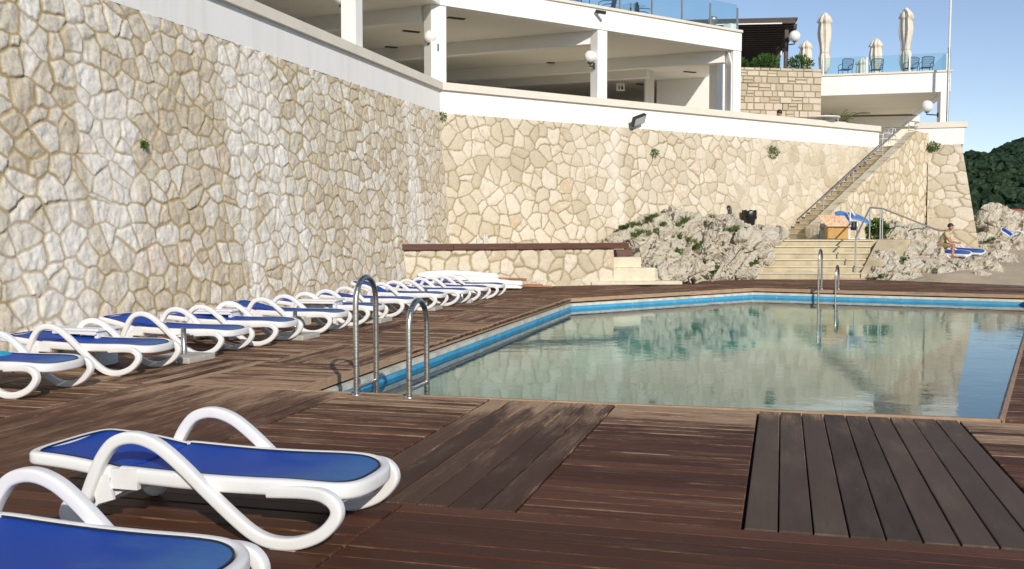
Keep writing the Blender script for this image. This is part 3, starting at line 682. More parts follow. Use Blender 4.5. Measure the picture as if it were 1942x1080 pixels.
# front face: widens to the right towards its foot
fr = child_wall('wall_face', ta, td, tn, axis((0, tw, .03)), cst(.3), cst(4.76), 150, .46, .010, .018, .03, .02, .10, 4.75, 53, M['crazy'], zero, core=.3, stretch=.8)
me = fr.data; nv = len(me.vertices); co = np.empty(nv * 3); me.vertices.foreach_get('co', co); co = co.reshape(-1, 3)
base = Vector((ta.x, ta.y)); loc = np.array(fr.location) + np.array(cor['org'])
s_ = (co[:, 0] + loc[0] - base.x) * td.x + (co[:, 1] + loc[1] - base.y) * td.y; zz_ = co[:, 2] + loc[2]
grow = (4.75 - zz_) * .165 * np.clip(s_ / tw, 0, 1.2); co[:, 0] += td.x * grow; co[:, 1] += td.y * grow; me.vertices.foreach_set('co', co.ravel()); me.update()
rb = ta + td * (tw - .02); sd = Vector((-tn.x, -tn.y))
sf = child_wall('wall_face', rb, sd, td, axis((-.05, 4.5, .05)), cst(.3), cst(4.76), 90, .46, .010, .018, .03, .02, .165, 4.75, 59, M['crazy'], zero, core=.3, stretch=.8)
mb = MB(); mb.prism([tuple(ta - uF * .8 - nF * .3), tuple(ta - tn * .25 + td * .05), tuple(rb - tn * .25 - td * .25), tuple(rb + sd * 4.4 - td * .3), tuple(ta + sd * 4.4)], .3, 4.74); mb.build('core', M['crazy'], cor, 'world')

# ================================================================== stairs
stn = Vector((uF.x, uF.y)); s0 = C + nF * 1.1 + uF * 14.3
Mu = Matrix(((uF.x, -uF.y, 0), (uF.y, uF.x, 0), (0, 0, 1)))
us = wroot('upper_stairs', (s0.x, s0.y, 1.16)); nR, run = 20, 6.1 / 20
mb = MB(); mt = MB()
for i in range(nR):
    z = 1.16 + .18 * i; c = s0 + uF * (run * (i + .5) ); L = 6.1 - run * i
    c2 = s0 + uF * (run * i + L / 2); mb.box((c2.x, c2.y, z + .07), (L, 1.16 - .002 * i, .16), M=Mu)
    c3 = s0 + uF * (run * i + .16); mt.box((c3.x, c3.y, z + .167), (.36, 1.165, .03), M=Mu)
for i in range(4):                  # lower steps flare towards the landing
    z = 1.16 - .0 
mb.build('stair_flight', M['step'], us, 'world'); mt.build('treads', M['tread'], us, 'world')
T(us, 'narrow steep concrete stairs climbing along the stone wall to the terrace', 'stairs')
ls = wroot('wide_steps', (9, 30, 0)); mb = MB(); mt = MB()
for i in range(6):
    x0, x1, y0 = 7.30 + .17 * i, 10.45 + .22 * i, 30.05 + .40 * i
    mb.box(((x0 + x1) / 2, (y0 + 33.2) / 2, .1925 * i + .08), (x1 - x0, 33.2 - y0 - .01 * i, .19), mi=0)
    mt.box(((x0 + x1) / 2, y0 + .17, .1925 * i + .178), (x1 - x0 + .01, .42, .035))
mb.build('step_flight', M['step'], ls, 'world', bevel=.008); mt.build('treads', M['tread'], ls, 'world', bevel=.006)
mb = MB(); mb.prism([(8.0, 32.1), (12.75, 32.1), (13.6, 34.2), (12.6, 36.5), (10.6, 37.2), (8.6, 36.6), (7.6, 34)], .2, 1.155); mb.build('landing', M['step'], ls, 'world')
mb = MB()                            # sloping cheek on the right of the steps
vs = [(10.46, 30.02, 0), (10.72, 30.0, 0), (12.7, 32.1, 0), (11.7, 32.08, 0), (10.50, 30.1, .2), (10.74, 30.1, .16), (12.7, 32.12, 1.14), (11.72, 32.12, 1.157)]
mb.add(vs, [(0, 1, 5, 4), (1, 2, 6, 5), (2, 3, 7, 6), (3, 0, 4, 7), (4, 5, 6, 7), (0, 3, 2, 1)]); mb.build('cheek_wall', M['step'], ls, 'world')
T(ls, 'wide cream concrete steps and landing rising from the far deck edge', 'steps')

# handrails
hr = wroot('handrail', tuple(G(1623, 518, .18))); 
p0 = AT(1623, 518, 30.3); p1 = AT(1626, 450, 30.35); p1.x = p0.x; p2 = AT(1650, 394, 32.5); p3 = AT(1674, 396, 32.6); p4 = AT(1781, 438, 35.6); p5 = AT(1795, 438, 35.9)
mb = MB(); mb.tube([p1, p2, p3, p4, p5], .028, 8); mb.build('rail', M['rail_steel'], hr, 'world')
for q, zb in ((p1, .2), (p2, 1.15), (p3 - Vector((.07, 0, 0)), 1.15), (p3, 1.15), (p4, .35)):
    mb = MB(); mb.tube([(q.x, q.y, zb), (q.x, q.y, q.z)], .024, 8); mb.build('post', M['rail_steel'], hr, 'world')
T(hr, 'steel tube handrail at the right of the wide steps running down to the rocks', 'handrail')
hr = wroot('handrail', tuple(AT(1562, 399, 35.6)))
so = C + nF * 1.75
def sr(px, py):                      # point of the flank's top line seen at that pixel
    k = (px - CX) / F; t = (k * so.y - so.x) / (uF.x - k * uF.y); return AT(px, py, so.y + uF.y * t)
a, b = sr(1556, 381), sr(1722, 230); mb = MB(); mb.tube([a, b, b + Vector((uF.x, uF.y, 0)) * .75], .026, 8); mb.build('rail', M['rail_steel'], hr, 'world')
for px, y0, y1 in ((1562, 375, 402), (1619, 323, 349), (1674, 273, 300), (1724, 230, 256)):
    q, q2 = sr(px, y0), sr(px, y1); mb = MB(); mb.tube([q2, q], .02, 6); mb.build('post', M['rail_steel'], hr, 'world')
for dz in (.18, .36):
    mb = MB(); q = b - Vector((0, 0, dz)); mb.tube([q, q + Vector((uF.x, uF.y, 0)) * .75], .014, 6); mb.build('bar', M['rail_steel'], hr, 'world')
T(hr, 'long grey handrail along the narrow upper stairs', 'handrail')

# ================================================================== terrain
ctl = np.array([(2.5, 27.6, -.2), (3.4, 27.6, -.2), (4.0, 28, -.1), (4.5, 30.5, .9), (5.5, 32.5, 1.45), (8.6, 35.2, 1.45), (7.6, 33, 1.0), (10, 35, 1.0), (6.8, 30.3, 0), (10.8, 30.2, .0), (12.2, 31.0, .1), (12.6, 32.6, .65), (13.2, 34, .75), (14.5, 33.2, .2), (14.2, 35.5, .48), (15.6, 36.1, .47), (17, 36, .45), (13.5, 37, .95), (16.3, 38.5, .72), (18.5, 38.5, .72), (13.6, 27.2, 0), (16, 29.5, .12), (20, 30, .15), (17, 33, .35), (20, 38, .7), (22, 42, 1.0), (26, 46, 1.3), (30, 40, .6), (40, 30, -.5), (40, 50, .4), (22, 52, 1.0), (12, 40, 1.0), (5, 36, 1.4)])
xs, ys = np.arange(2.2, 46, .3), np.arange(26, 62, .3); gx, gy = np.meshgrid(xs, ys)
w_ = 1.0 / (((gx[..., None] - ctl[:, 0]) ** 2 + (gy[..., None] - ctl[:, 1]) ** 2) + .05) ** 1.7; gz = (w_ * ctl[:, 2]).sum(-1) / w_.sum(-1)
gz = gz + .16 * (fbm2(gx * .6, gy * .6, 3, 4) - .5) + .16 * (fbm2(gx * 2.2, gy * 2.2, 13, 3) - .5)
ye = np.interp(gx, [p.x for p in OUTER], [p.y for p in OUTER]); gz = np.where(gy < ye + .1, np.minimum(gz, -.25), gz)
gz = np.where(gy < ye + .5, np.minimum(gz, .10), gz)
edge_ = np.minimum(np.minimum(gx - 2.2, 46 - gx), 62 - gy); gz = np.where(edge_ < 2, gz - (2 - edge_) * 1.6 * (gx > 20), gz)
idx = np.arange(gx.size).reshape(gx.shape); fq = np.stack([idx[:-1, :-1], idx[:-1, 1:], idx[1:, 1:], idx[1:, :-1]], -1).reshape(-1, 4)
me = bpy.data.meshes.new('sandy_ground'); me.from_pydata(np.stack([gx, gy, gz], -1).reshape(-1, 3).tolist(), [], fq.tolist()); me.materials.append(M['sand'])
me.polygons.foreach_set('use_smooth', np.ones(len(fq), bool)); S(bpy.data.objects.new('ground', me)); COL.objects.link(bpy.data.objects['ground'])
def ground_z(x, y):
    i, j = int(round((y - 26) / .3)), int(round((x - 2.2) / .3)); return float(gz[max(0, min(i, gz.shape[0] - 1)), max(0, min(j, gz.shape[1] - 1))])
mb = MB(); mb.add([(-3000, -3000, -3.2), (3000, -3000, -3.2), (3000, 3000, -3.2), (-3000, 3000, -3.2)], [(0, 1, 2, 3)]); S(mb.build('sea', M['sea'], shift=False))

# ================================================================== rocks
def rock(name, blobs, voxel, seed, amp=.16, strata=.17, tilt=R(48), crack=.10, flat=None):
    bm = bmesh.new()
    for (c, r, rx, ry, rz) in blobs:
        mt_ = Matrix.Translation(c) @ Matrix.Rotation(rz, 4, 'Z') @ Matrix.Rotation(ry, 4, 'Y') @ Matrix.Rotation(rx, 4, 'X') @ Matrix.Diagonal((*r, 1))
        bmesh.ops.create_icosphere(bm, subdivisions=3, radius=1, matrix=mt_)
    me = bpy.data.meshes.new(name); bm.to_mesh(me); bm.free(); o = bpy.data.objects.new(name, me); COL.objects.link(o)
    md = o.modifiers.new('r', 'REMESH'); md.mode = 'VOXEL'; md.voxel_size = voxel
    dg = bpy.context.evaluated_depsgraph_get(); m2 = bpy.data.meshes.new_from_object(o.evaluated_get(dg)); o.modifiers.clear(); o.data = m2; m2.name = name
    n = len(m2.vertices); co = np.empty(n * 3); m2.vertices.foreach_get('co', co); co = co.reshape(-1, 3)
    no = np.empty(n * 3); m2.vertices.foreach_get('normal', no); no = no.reshape(-1, 3)
    x, y, z = co.T; ct, s_t = math.cos(tilt), math.sin(tilt)
    a_, c_ = x * ct + z * s_t, -x * s_t + z * ct          # along / across the beds
    warp = fbm3(x * .8, y * .8, z * .8, seed + 3, 3)
    big = fbm3(a_ * .7, y * .9, c_ * 1.5, seed, 5) - .5
    rid = np.abs(fbm3(a_ * 1.1, y * 1.3, c_ * 3.2 + warp * 2, seed + 7, 4) - .5) * 2
    sm = np.abs(fbm3(x * 4, y * 4, z * 4, seed + 11, 4) - .5) * 2
    bed = (c_ * 2.1 + warp * 1.8 + .35 * fbm3(x * 3, y * 3, z * 3, seed + 31, 2)) % 1.0
    ck = np.clip(1 - np.abs(fbm3(a_ * .9, y * .7, c_ * 2.3, seed + 17, 3) - .5) / .022, 0, 1)
    pit = np.clip(fbm3(x * 7, y * 7, z * 7, seed + 21, 3) - .58, 0, 1)
    d = amp * big * 2 + strata * (bed - .5) + .10 * (rid - .35) + .05 * (sm - .3) - crack * 1.3 * ck - .14 * pit
    cr, ce = cells3(a_ * .85 + warp * .3, y * 1.2 + .3 * big, c_ * 2.4 + warp * .4, seed + 41); cr2, ce2 = cells3(a_ * 3.1, y * 3.1, c_ * 5.0 + warp, seed + 47)
    d = d + .17 * (cr - .5) - .11 * np.clip(1 - ce / .05, 0, 1) + .035 * (cr2 - .5) - .025 * np.clip(1 - ce2 / .08, 0, 1)
    co = co + no * d[:, None]
    m2.vertices.foreach_set('co', co.ravel()); m2.update()
    m2.materials.clear(); m2.materials.append(M['rock'])
    org = np.array([co[:, 0].mean(), co[:, 1].mean(), co[:, 2].min()]); m2.vertices.foreach_set('co', (co - org).ravel()); o.location = org
    m2.polygons.foreach_set('use_smooth', np.zeros(len(m2.polygons), bool)); m2.update(); return o
def bl(px, py, d, rx, ry, rz, roll=0, yaw=0): return (AT(px, py, d), (rx, ry, rz), 0, R(-roll), R(yaw))
oc = rock('rock_outcrop', [bl(1265, 437, 31.4, 1.15, 1.2, .55, 15, 10), bl(1185, 455, 29.8, .75, .9, .35, 22), bl(1240, 462, 30.2, .95, .9, .45, 25), bl(1225, 490, 28.9, .55, .7, .38, 8), bl(1268, 500, 28.6, .72, .6, .55, 15), bl(1300, 470, 30.4, .6, .8, .8, 20),
      bl(1285, 524, 28.0, .95, .55, .30, 12), bl(1345, 470, 30.0, 1.05, .62, .40, 55), bl(1368, 445, 31.0, .75, .9, .55, 50), bl(1390, 485, 29.9, 1.0, .55, .34, 58), bl(1415, 475, 31.0, .80, .9, .45, 55), bl(1350, 520, 29.2, .55, .45, .3, 45), bl(1408, 512, 29.9, .5, .4, .35, 50), bl(1432, 490, 31.0, .42, .8, .55, 50),
      bl(1330, 434, 33.0, 1.2, .9, .42, 0), bl(1440, 456, 33.0, .9, 1.5, .42, 20), bl(1250, 540, 29.6, 1.6, 1.2, .6), bl(1370, 540, 30.6, 1.5, 1.0, .9, 0), bl(1200, 475, 30.6, 1.1, 1.2, .6), bl(1460, 470, 33.0, .7, 1.0, .5)], .042, 101)
T(oc, 'big pale limestone outcrop with slanting beds between low wall and wide steps', 'rocks')
rk = [('low pale rock heap between the wide steps and the seated man', [bl(1672, 500, 31.2, .55, .6, .5, 10), bl(1700, 492, 32.2, .7, .6, .5, 20), bl(1690, 516, 30.6, .7, .5, .32), bl(1728, 512, 31.0, .7, .5, .36, 15), bl(1722, 478, 33.0, .75, .7, .4, -8), bl(1748, 490, 32.6, .55, .5, .45, 40)], 111),
      ('upright jagged grey boulder in front of the lounger with the seated man', [bl(1772, 508, 32.2, .68, .42, .40, 70), bl(1760, 520, 31.2, .5, .45, .5, 10), bl(1785, 520, 31.4, .4, .4, .5)], 112),
      ('pale grey boulder just below the foot of the seated man', [bl(1806, 517, 32.0, .52, .4, .38, 60), bl(1822, 520, 31.8, .44, .4, .34, 75), bl(1812, 526, 30.6, .8, .4, .34)], 113),
      ('rounded grey rock at the right, beside the sandy patch', [bl(1846, 514, 31.4, .62, .5, .48, 25), bl(1866, 518, 30.8, .55, .45, .42), bl(1835, 520, 30.8, .5, .4, .42), bl(1876, 528, 29.6, .5, .3, .24)], 114),
      ('pale boulder behind the handrail posts at the foot of the cobbled flank wall', [bl(1690, 447, 34.8, .62, .6, .52, 30), bl(1715, 462, 34.6, .55, .6, .4, 10)], 115),
      ('slanting pale rock slab under the sloping part of the handrail', [bl(1738, 452, 35.4, .75, .6, .48, -15), bl(1752, 474, 35.0, .6, .5, .35, -20)], 116),
      ('tall weathered rock standing right of the tower in front of the wooded hill', [bl(1885, 425, 44, .9, .9, .95, 60), bl(1870, 440, 44.5, .7, .9, .7, 20), bl(1905, 450, 43, .9, .9, .8, -30), bl(1868, 466, 43, .7, .8, .55)], 117),
      ('jagged rock mass cut by the right edge of the photo', [bl(1935, 430, 43.6, .7, .9, 1.15, 65), bl(1950, 455, 42.6, 1.0, .9, .8), bl(1990, 440, 44, 1.3, 1.2, 1.0)], 118),
      ('small grey rock under the white lounger at the right edge', [bl(1925, 468, 39.4, .75, .5, .45, 15), bl(1900, 478, 38.6, .6, .5, .35), bl(1880, 484, 38, .35, .3, .25), bl(1950, 478, 38.6, .6, .5, .4)], 119),
      ('broken pale rocks scattered on the sand right of the two sand loungers', [bl(1884, 494, 35.5, .55, .5, .32, 20), bl(1905, 502, 34.5, .4, .4, .26), bl(1868, 500, 34.5, .35, .3, .2), bl(1925, 497, 35.5, .45, .4, .28)], 121),
      ('low rocks along the deck edge right of the sloping cheek wall', [bl(1662, 524, 30.3, .45, .35, .24), bl(1690, 530, 29.8, .5, .3, .2), bl(1730, 530, 30.0, .5, .35, .24), bl(1765, 533, 29.6, .4, .3, .18)], 122),
      ('small lone stone at the foot of the stone tower', [bl(1872, 473, 40.2, .2, .25, .34, 80)], 120)]
for lb, bs, sd_ in rk: T(rock('rock', bs, .042, sd_, amp=.16, strata=.10, crack=.09), lb, 'rock', 'rocks beside the steps')

# ================================================================== wooded hill far away
hx = np.linspace(20, 420, 120); hy = np.linspace(205, 420, 60); HX, HY = np.meshgrid(hx, hy)
def hillz(x, y):
    r = np.interp(x, [20, 70, 110, 128, 135, 141, 147, 153, 165, 190, 260, 420], [-3, 2, 17, 21.5, 22.6, 22.4, 25.0, 27.3, 29, 36, 44, 20])
    f = sstep(205, 300, y) * (1 - .5 * sstep(330, 420, y)); return -3 + (r + 3 - 1.8) * f
idx = np.arange(HX.size).reshape(HX.shape); fq = np.stack([idx[:-1, :-1], idx[:-1, 1:], idx[1:, 1:], idx[1:, :-1]], -1).reshape(-1, 4)
me = bpy.data.meshes.new('hill'); me.from_pydata(np.stack([HX, HY, hillz(HX, HY)], -1).reshape(-1, 3).tolist(), [], fq.tolist()); me.materials.append(M['forest']); S(bpy.data.objects.new('hill', me)); COL.objects.link(bpy.data.objects['hill'])
bm = bmesh.new(); bmesh.ops.create_icosphere(bm, subdivisions=3, radius=1); ico = np.array([v.co[:] for v in bm.verts]); icf = np.array([[v.index for v in f.verts] for f in bm.faces]); bm.free()
tr_ = np.random.RandomState(5); VV, FF, b = [], [], 0

for i in range(2300):
    y = 208 + 94 * tr_.rand() ** .8; x = 92 + (95 if i < 1500 else 260) * tr_.rand(); x = x * (y / 300 * .5 + .5)
    r = 1.1 + 2.1 * tr_.rand() ** 1.5; z = float(hillz(np.array(x), np.array(y)))
    p = ico * (1 + (fbm3(ico[:, 0] * 3.4 + i, ico[:, 1] * 3.4, ico[:, 2] * 3.4, i, 4) - .5) * 1.25)[:, None]
    VV.append(p * np.array([r, r, r * .8]) + np.array([x, y, z + r * .35])); FF.append(icf + b); b += len(ico)
me = bpy.data.meshes.new('forest'); me.from_pydata(np.concatenate(VV).tolist(), [], np.concatenate(FF).tolist()); me.materials.append(M['forest']); fo = S(bpy.data.objects.new('forest', me), 'stuff'); COL.objects.link(fo)
hs = wroot('house', tuple(AT(1915, 415, 150))); q = AT(1918, 412, 150)
mb = MB(); mb.box((q.x, q.y, q.z - 1.2), (4.6, 4, 3.4)); mb.build('wall', M['white_paint'], hs, 'world')
mb = MB(); a = q + Vector((0, 0, .45)); mb.add([a + Vector(v) for v in ((-2.8, -2.5, -.25), (2.8, -2.5, -.25), (2.8, 2.5, -.25), (-2.8, 2.5, -.25), (-1.4, 0, .75), (1.4, 0, .75))], [(0, 1, 5, 4), (1, 2, 5), (2, 3, 4, 5), (3, 0, 4), (3, 2, 1, 0)]); mb.build('roof', M['red_tile'], hs, 'world')
mb = MB(); mb.box((q.x - 1.9, q.y, q.z + .8), (.4, .4, .9)); mb.build('chimney', M['white_paint'], bpy.data.objects['roof'], False)
bpy.data.objects['chimney'].location = -Vector(hs['org'])
T(hs, 'small distant house with red tiled roof below the wooded hill', 'house')
# ================================================================== white hotel building with loggia
A0 = C - wd * 30; E = C + uF * 12.5; TE = C + uF * 20.75
hb = wroot('hotel_building', (C.x, C.y, TOP))
T(hb, 'white terraced building with open pillared loggia above the stone walls', 'building')
def part(mb, name, mat, bevel=0.0): return mb.build(name, mat, hb, 'world', bevel=bevel)
path = [A0, C, TE]
part(MB().strip(path, -.28, .012, TOP + .03, 5.42), 'parapet', M['band'])
part(MB().strip(path, -.30, .11, 5.42, 5.63), 'coping', M['coping'])
def v3(p, z): return (p.x, p.y, z)
back_c = Vector((-11.5, 42.5)); flo = [A0 - pd * .3, C - pd * .3 - nF * .1, TE - nF * .3, TE - nF * 10 + uF * 3, Vector((10, 58)), Vector((-13, 52)), A0 - pd * 14]
part(MB().prism([tuple(p) for p in flo], 4.55, 4.80), 'floor', M['terrace_floor'])
roof_path = [A0, C, E]
part(MB().strip(roof_path, -.35, .03, 7.78, 8.42), 'fascia', M['band'])
part(MB().strip(roof_path, -.40, .09, 8.42, 8.50), 'cornice', M['coping'])
E2 = Vector((8.3, 52)); sl = [A0 - pd * .34, C - (pd + nF).normalized() * .35, E - nF * .34, E2, Vector((-12, 52)), A0 - pd * 14]
part(MB().prism([tuple(p) for p in sl], 7.80, 8.40), 'roof_slab', M['ceiling'])
# pillars
def pillar(p, z0, z1, w, d, dirv, name='column'):
    mb = MB(); mb.box((p.x, p.y, (z0 + z1) / 2), (w, d, z1 - z0), M=Matrix(((dirv.x, -dirv.y, 0), (dirv.y, dirv.x, 0), (0, 0, 1)))); return part(mb, name, M['white_paint'], .012)
pillar(C - (pd + nF).normalized() * .22 + uF * .06, 5.63, 7.79, .50, .40, (pd * -1 + Vector((pd.y, -pd.x)) * 0 + uF).normalized() if False else uF)
for s in (6.05, 12.32): pillar(C + uF * s - nF * .18, 5.63, 7.79, .40, .36, uF)
for s in (5.55, 10.6, 15.7, 20.8, 25.9): pillar(C - wd * s - pd * .18, 5.63, 7.79, .40, .36, wd)
# ceiling beams running in from the pillars
bdir = Vector((-.913, .407)).normalized()
def beam(p, L=13, drop=.42, w=.34, d=bdir):
    a, b = Vector((p.x, p.y, 7.80 - drop / 2)), Vector((p.x + d.x * L, p.y + d.y * L, 7.80 - drop / 2)); mb = MB(); mb.beam(a, b, w, drop); part(mb, 'beam', M['white_paint'])
beam(C + uF * 6.05 - nF * .37, 15); beam(C + uF * 12.1 - nF * .37 , 20); beam(C - nF * .3 - pd * .3, 13)
for s in (5.55, 10.6, 15.7, 20.8): beam(C - wd * s - pd * .37, 13, d=-pd)
beam(C + uF * 12.3 - nF * 4.5, 22)
k = C + uF * 12.05 - nF * .02; mb = MB(); mb.tube([(k.x, k.y, 5.62), (k.x, k.y, 7.3), (k.x - .1, k.y + .12, 7.76)], .035, 8); part(mb, 'downpipe', M['white_metal'])
# inner pillars, room walls
pillar(AT(1231, 160, 40.5).to_2d(), 4.8, 7.8, .36, .4, Vector((1, 0)))
pillar(AT(1360, 160, 37.2).to_2d(), 4.8, 7.8, .42, .4, uF)
q0, q1 = AT(1247, 170, 43), AT(1352, 170, 42.0)
mb = MB(); mb.beam((q0.x, q0.y, 6.3), (q1.x, q1.y, 6.3), .25, 3.0); part(mb, 'room_wall', M['white_paint'])
mb = MB(); mb.beam((q1.x + .1, q1.y + .2, 6.3), (q1.x - 1.2, q1.y + 8, 6.3), .25, 3.0); part(mb, 'room_wall', M['white_paint'])
mb = MB(); mb.beam((-13, 50.5, 6.3), (11.5, 51.1, 6.3), .3, 3.0); part(mb, 'back_wall', M['beige_wall'])
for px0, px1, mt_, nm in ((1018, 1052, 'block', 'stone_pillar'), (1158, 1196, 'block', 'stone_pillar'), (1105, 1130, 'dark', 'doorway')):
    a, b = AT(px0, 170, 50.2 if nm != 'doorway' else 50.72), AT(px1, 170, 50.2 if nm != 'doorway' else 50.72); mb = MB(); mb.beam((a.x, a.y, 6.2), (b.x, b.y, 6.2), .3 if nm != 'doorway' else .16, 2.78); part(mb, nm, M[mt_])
a, b = AT(1050, 170, 49.4), AT(1135, 170, 49.4); mb = MB(); mb.beam((a.x, a.y, 7.62), (b.x, b.y, 7.62), .2, .22); part(mb, 'lintel', M['white_paint'])
# recessed ceiling lights
for px, py in ((983, 157), (1084, 150), (1200, 143), (1217, 160), (1308, 137), (745, 90), (780, 60), (865, 35), (1050, 120)):
    d = ray(px, py); t = (7.79 - EYE) / d.z; q = Vector((d.x * t, d.y * t, 7.785))
    if q.y > 52: continue
    mb = MB(); mb.box((q.x, q.y, 7.785), (.55, .16, .03), rz=.5); part(mb, 'ceiling_light', M['dark'])
# glass railing on the roof terrace
gr = wroot('glass_railing', (3.4, 30.6, 8.5)); gp = C - nF * .12
def far_pt(px): k = (px - CX) / F; t = (k * gp.y - gp.x) / (uF.x - k * uF.y); return t
posts = [-4.5, -2.4, -.3, 1.7, far_pt(1173), far_pt(1233), far_pt(1289), far_pt(1342), far_pt(1393) ]
for i, t in enumerate(posts):
    p = gp + uF * t; mb = MB(); mb.box((p.x, p.y, 8.5 + .40), (.05, .05, .80), M=Mu); mb.build('post', M['rail_steel'], gr, 'world')
    if i < len(posts) - 1:
        q = gp + uF * posts[i + 1]; mb = MB(); a, b = p + uF * .04, q - uF * .04; mb.beam((a.x, a.y, 8.98), (b.x, b.y, 8.98), .014, .86); mb.build('glass_panel', M['glass'], gr, 'world')
T(gr, 'tinted glass railing with steel posts along the roof terrace of the loggia', 'railing')
# security camera, flood light, speaker
k = C + uF * 5.75 + nF * .03; mb = MB(); mb.box((k.x, k.y, 8.28), (.10, .14, .10), M=Mu); mb.tube([(k.x, k.y, 8.28), (k.x + nF.x * .16, k.y + nF.y * .16, 8.26)], .02, 8); mb.tube([(k.x + nF.x * .14 - .1, k.y + nF.y * .14, 8.30), (k.x + nF.x * .30 + .1, k.y + nF.y * .30, 8.22)], .055, 10, mi=1)
T(mb.build('security_camera', [M['white_metal'], M['dark']]), 'small security camera fixed to the white fascia above the middle pillar', 'camera')
k = v2(C + uF * 7.72); fl_ = wroot('floodlight', (k.x + nF.x * .2, k.y + nF.y * .2, 4.9)); q = AT(1211, 228, k.y - .45)
ax = Vector((uF.x, uF.y, .35)).normalized(); fwd_ = Vector((nF.x, nF.y, -.75)); fwd_ = (fwd_ - ax * fwd_.dot(ax)).normalized(); upv = fwd_.cross(ax); Mf = Matrix((ax, fwd_, upv)).transposed()
mb = MB(); mb.box(q, (.54, .12, .33), M=Mf); mb.build('housing', M['dark'], fl_, 'world', bevel=.015)
mb = MB(); mb.box(q + fwd_ * .062, (.45, .02, .25), M=Mf); mb.build('lens', M['lens'], fl_, 'world')
mb = MB(); w0 = Vector((k.x, k.y, q.z + .08)) + Vector((nF.x, nF.y, 0)) * .03; mb.tube([w0, w0 + Vector((nF.x, nF.y, 0)) * .12, q - fwd_ * .05], .022, 8); mb.box((w0.x, w0.y, w0.z), (.12, .05, .16), M=Mu); mb.build('bracket', M['white_metal'], fl_, 'world')
T(fl_, 'dark tilted floodlight bolted to the white parapet band', 'floodlight')
# globe lamps
def globe_lamp(c, r, wall, label):
    t = wroot('globe_lamp', tuple(c)); c = Vector(c); wall = Vector(wall)
    mb = MB(); mb.ball(c, r, 24, 14); mb.build('globe', M['globe'], t, 'world')
    mb = MB(); b = c - Vector((0, 0, r)); mb.lathe([(.085, -.02), (.09, .05), (.075, .06)], b, 14); mb.tube([b - Vector((0, 0, .01)), b - Vector((0, 0, .10)), Vector((wall.x, wall.y, b.z - .10))], .028, 8); mb.tube([Vector((wall.x, wall.y, b.z - .2)), Vector((wall.x, wall.y, b.z))], .035, 8); mb.build('bracket', M['dark'], t, 'world')
    T(t, label, 'lamp', 'white globe lamps')
k = C + uF * 6.05 - nF * .18 - uF * .2
globe_lamp(AT(1119, 108, k.y - .05), .19, (k.x, k.y - .05, 0), 'white globe lamp on the pillar in the middle of the loggia')
k = C - pd * .25 - nF * .25; globe_lamp(AT(816, 71, 28.5), .19, (AT(830, 71, 28.5).x, 28.5, 0), 'white globe lamp on the pillar at the inner corner of the loggia')
k = C - wd * 5.55 - pd * .38; globe_lamp(AT(650, -4, k.y), .19, (k.x, k.y, 0), 'white globe lamp cut by the top edge, on the left pillar')
globe_lamp(AT(1758, 202, 44.0), .255, (AT(1775, 202, 44.4).x, 44.2, 0), 'white globe lamp under the right balcony beside its pillar')
globe_lamp(AT(1507, 69, 46.0), .255, (AT(1493, 69, 46).x, 46.2, 0), 'white globe lamp on the corner post of the dark pergola')
# toilets sign
q = AT(1177, 166, 41.5); sg = wroot('hanging_sign', tuple(q)); mb = MB(); mb.box(q, (.34, .04, .30)); mb.tube([q + Vector((0, 0, .15)), (q.x, q.y, 7.8)], .01, 6); mb.build('board', M['white_paint'], sg, 'world')
for dx in (-.06, .06):
    mb = MB(); mb.ball(q + Vector((dx, -.024, .075)), .022, 10, 8); mb.add([q + Vector(v) for v in ((dx - .03, -.0235, .045), (dx + .03, -.0235, .045), (dx + (.045 if dx > 0 else .022), -.0235, -.06), (dx + .018, -.0235, -.10), (dx - .018, -.0235, -.10), (dx - (.045 if dx > 0 else .022), -.0235, -.06))], [(0, 1, 2, 3, 4, 5)]); mb.build('pictogram', M['black'], sg, 'world')
T(sg, 'small white sign with two dark figures hanging inside the loggia', 'sign')

# ================================================================== block stone wall with planter
bk = wroot('block_stone_wall', (11.8, 43.6, 4.8)); L0, L1 = AT(1394, 200, 43.4), AT(1557, 200, 44.0); bd = (L1 - L0).to_2d().normalized(); bn = Vector((bd.y, -bd.x)); Lw = (L1 - L0).to_2d().length
rb_ = random.Random(4); V_, F_, tn_ = [], [], []
def blk(x0, x1, z0, z1):
    g, dp, ins, t = .012, rb_.uniform(.03, .06), rb_.uniform(.008, .02), rb_.random(); b = len(V_)
    for (x, z, y) in ((x0 + g, z0 + g, 0), (x1 - g, z0 + g, 0), (x1 - g, z1 - g, 0), (x0 + g, z1 - g, 0), (x0 + g + ins, z0 + g + ins, dp), (x1 - g - ins, z0 + g + ins, dp * rb_.uniform(.7, 1.2)), (x1 - g - ins, z1 - g - ins, dp), (x0 + g + ins, z1 - g - ins, dp * rb_.uniform(.7, 1.2))):
        V_.append((L0.x + bd.x * x + bn.x * y, L0.y + bd.y * x + bn.y * y, z)); tn_.append(t)
    F_.extend([[b + i for i in f] for f in ((0, 1, 5, 4), (1, 2, 6, 5), (2, 3, 7, 6), (3, 0, 4, 7), (4, 5, 6, 7))])
z = 5.1
while z < 8.42:
    h = min(rb_.uniform(.23, .36), 8.45 - z); h = 8.45 - z if 8.45 - z - h < .14 else h; x = 0
    while x < Lw:
        w = rb_.uniform(.22, .55); w = Lw - x if Lw - x - w < .2 else w
        if rb_.random() < .22 and w > .3: m_ = z + h * rb_.uniform(.4, .6); blk(x, x + w, z, m_); blk(x, x + w, m_, z + h)
        else: blk(x, x + w, z, z + h)
        x += w
    z += h
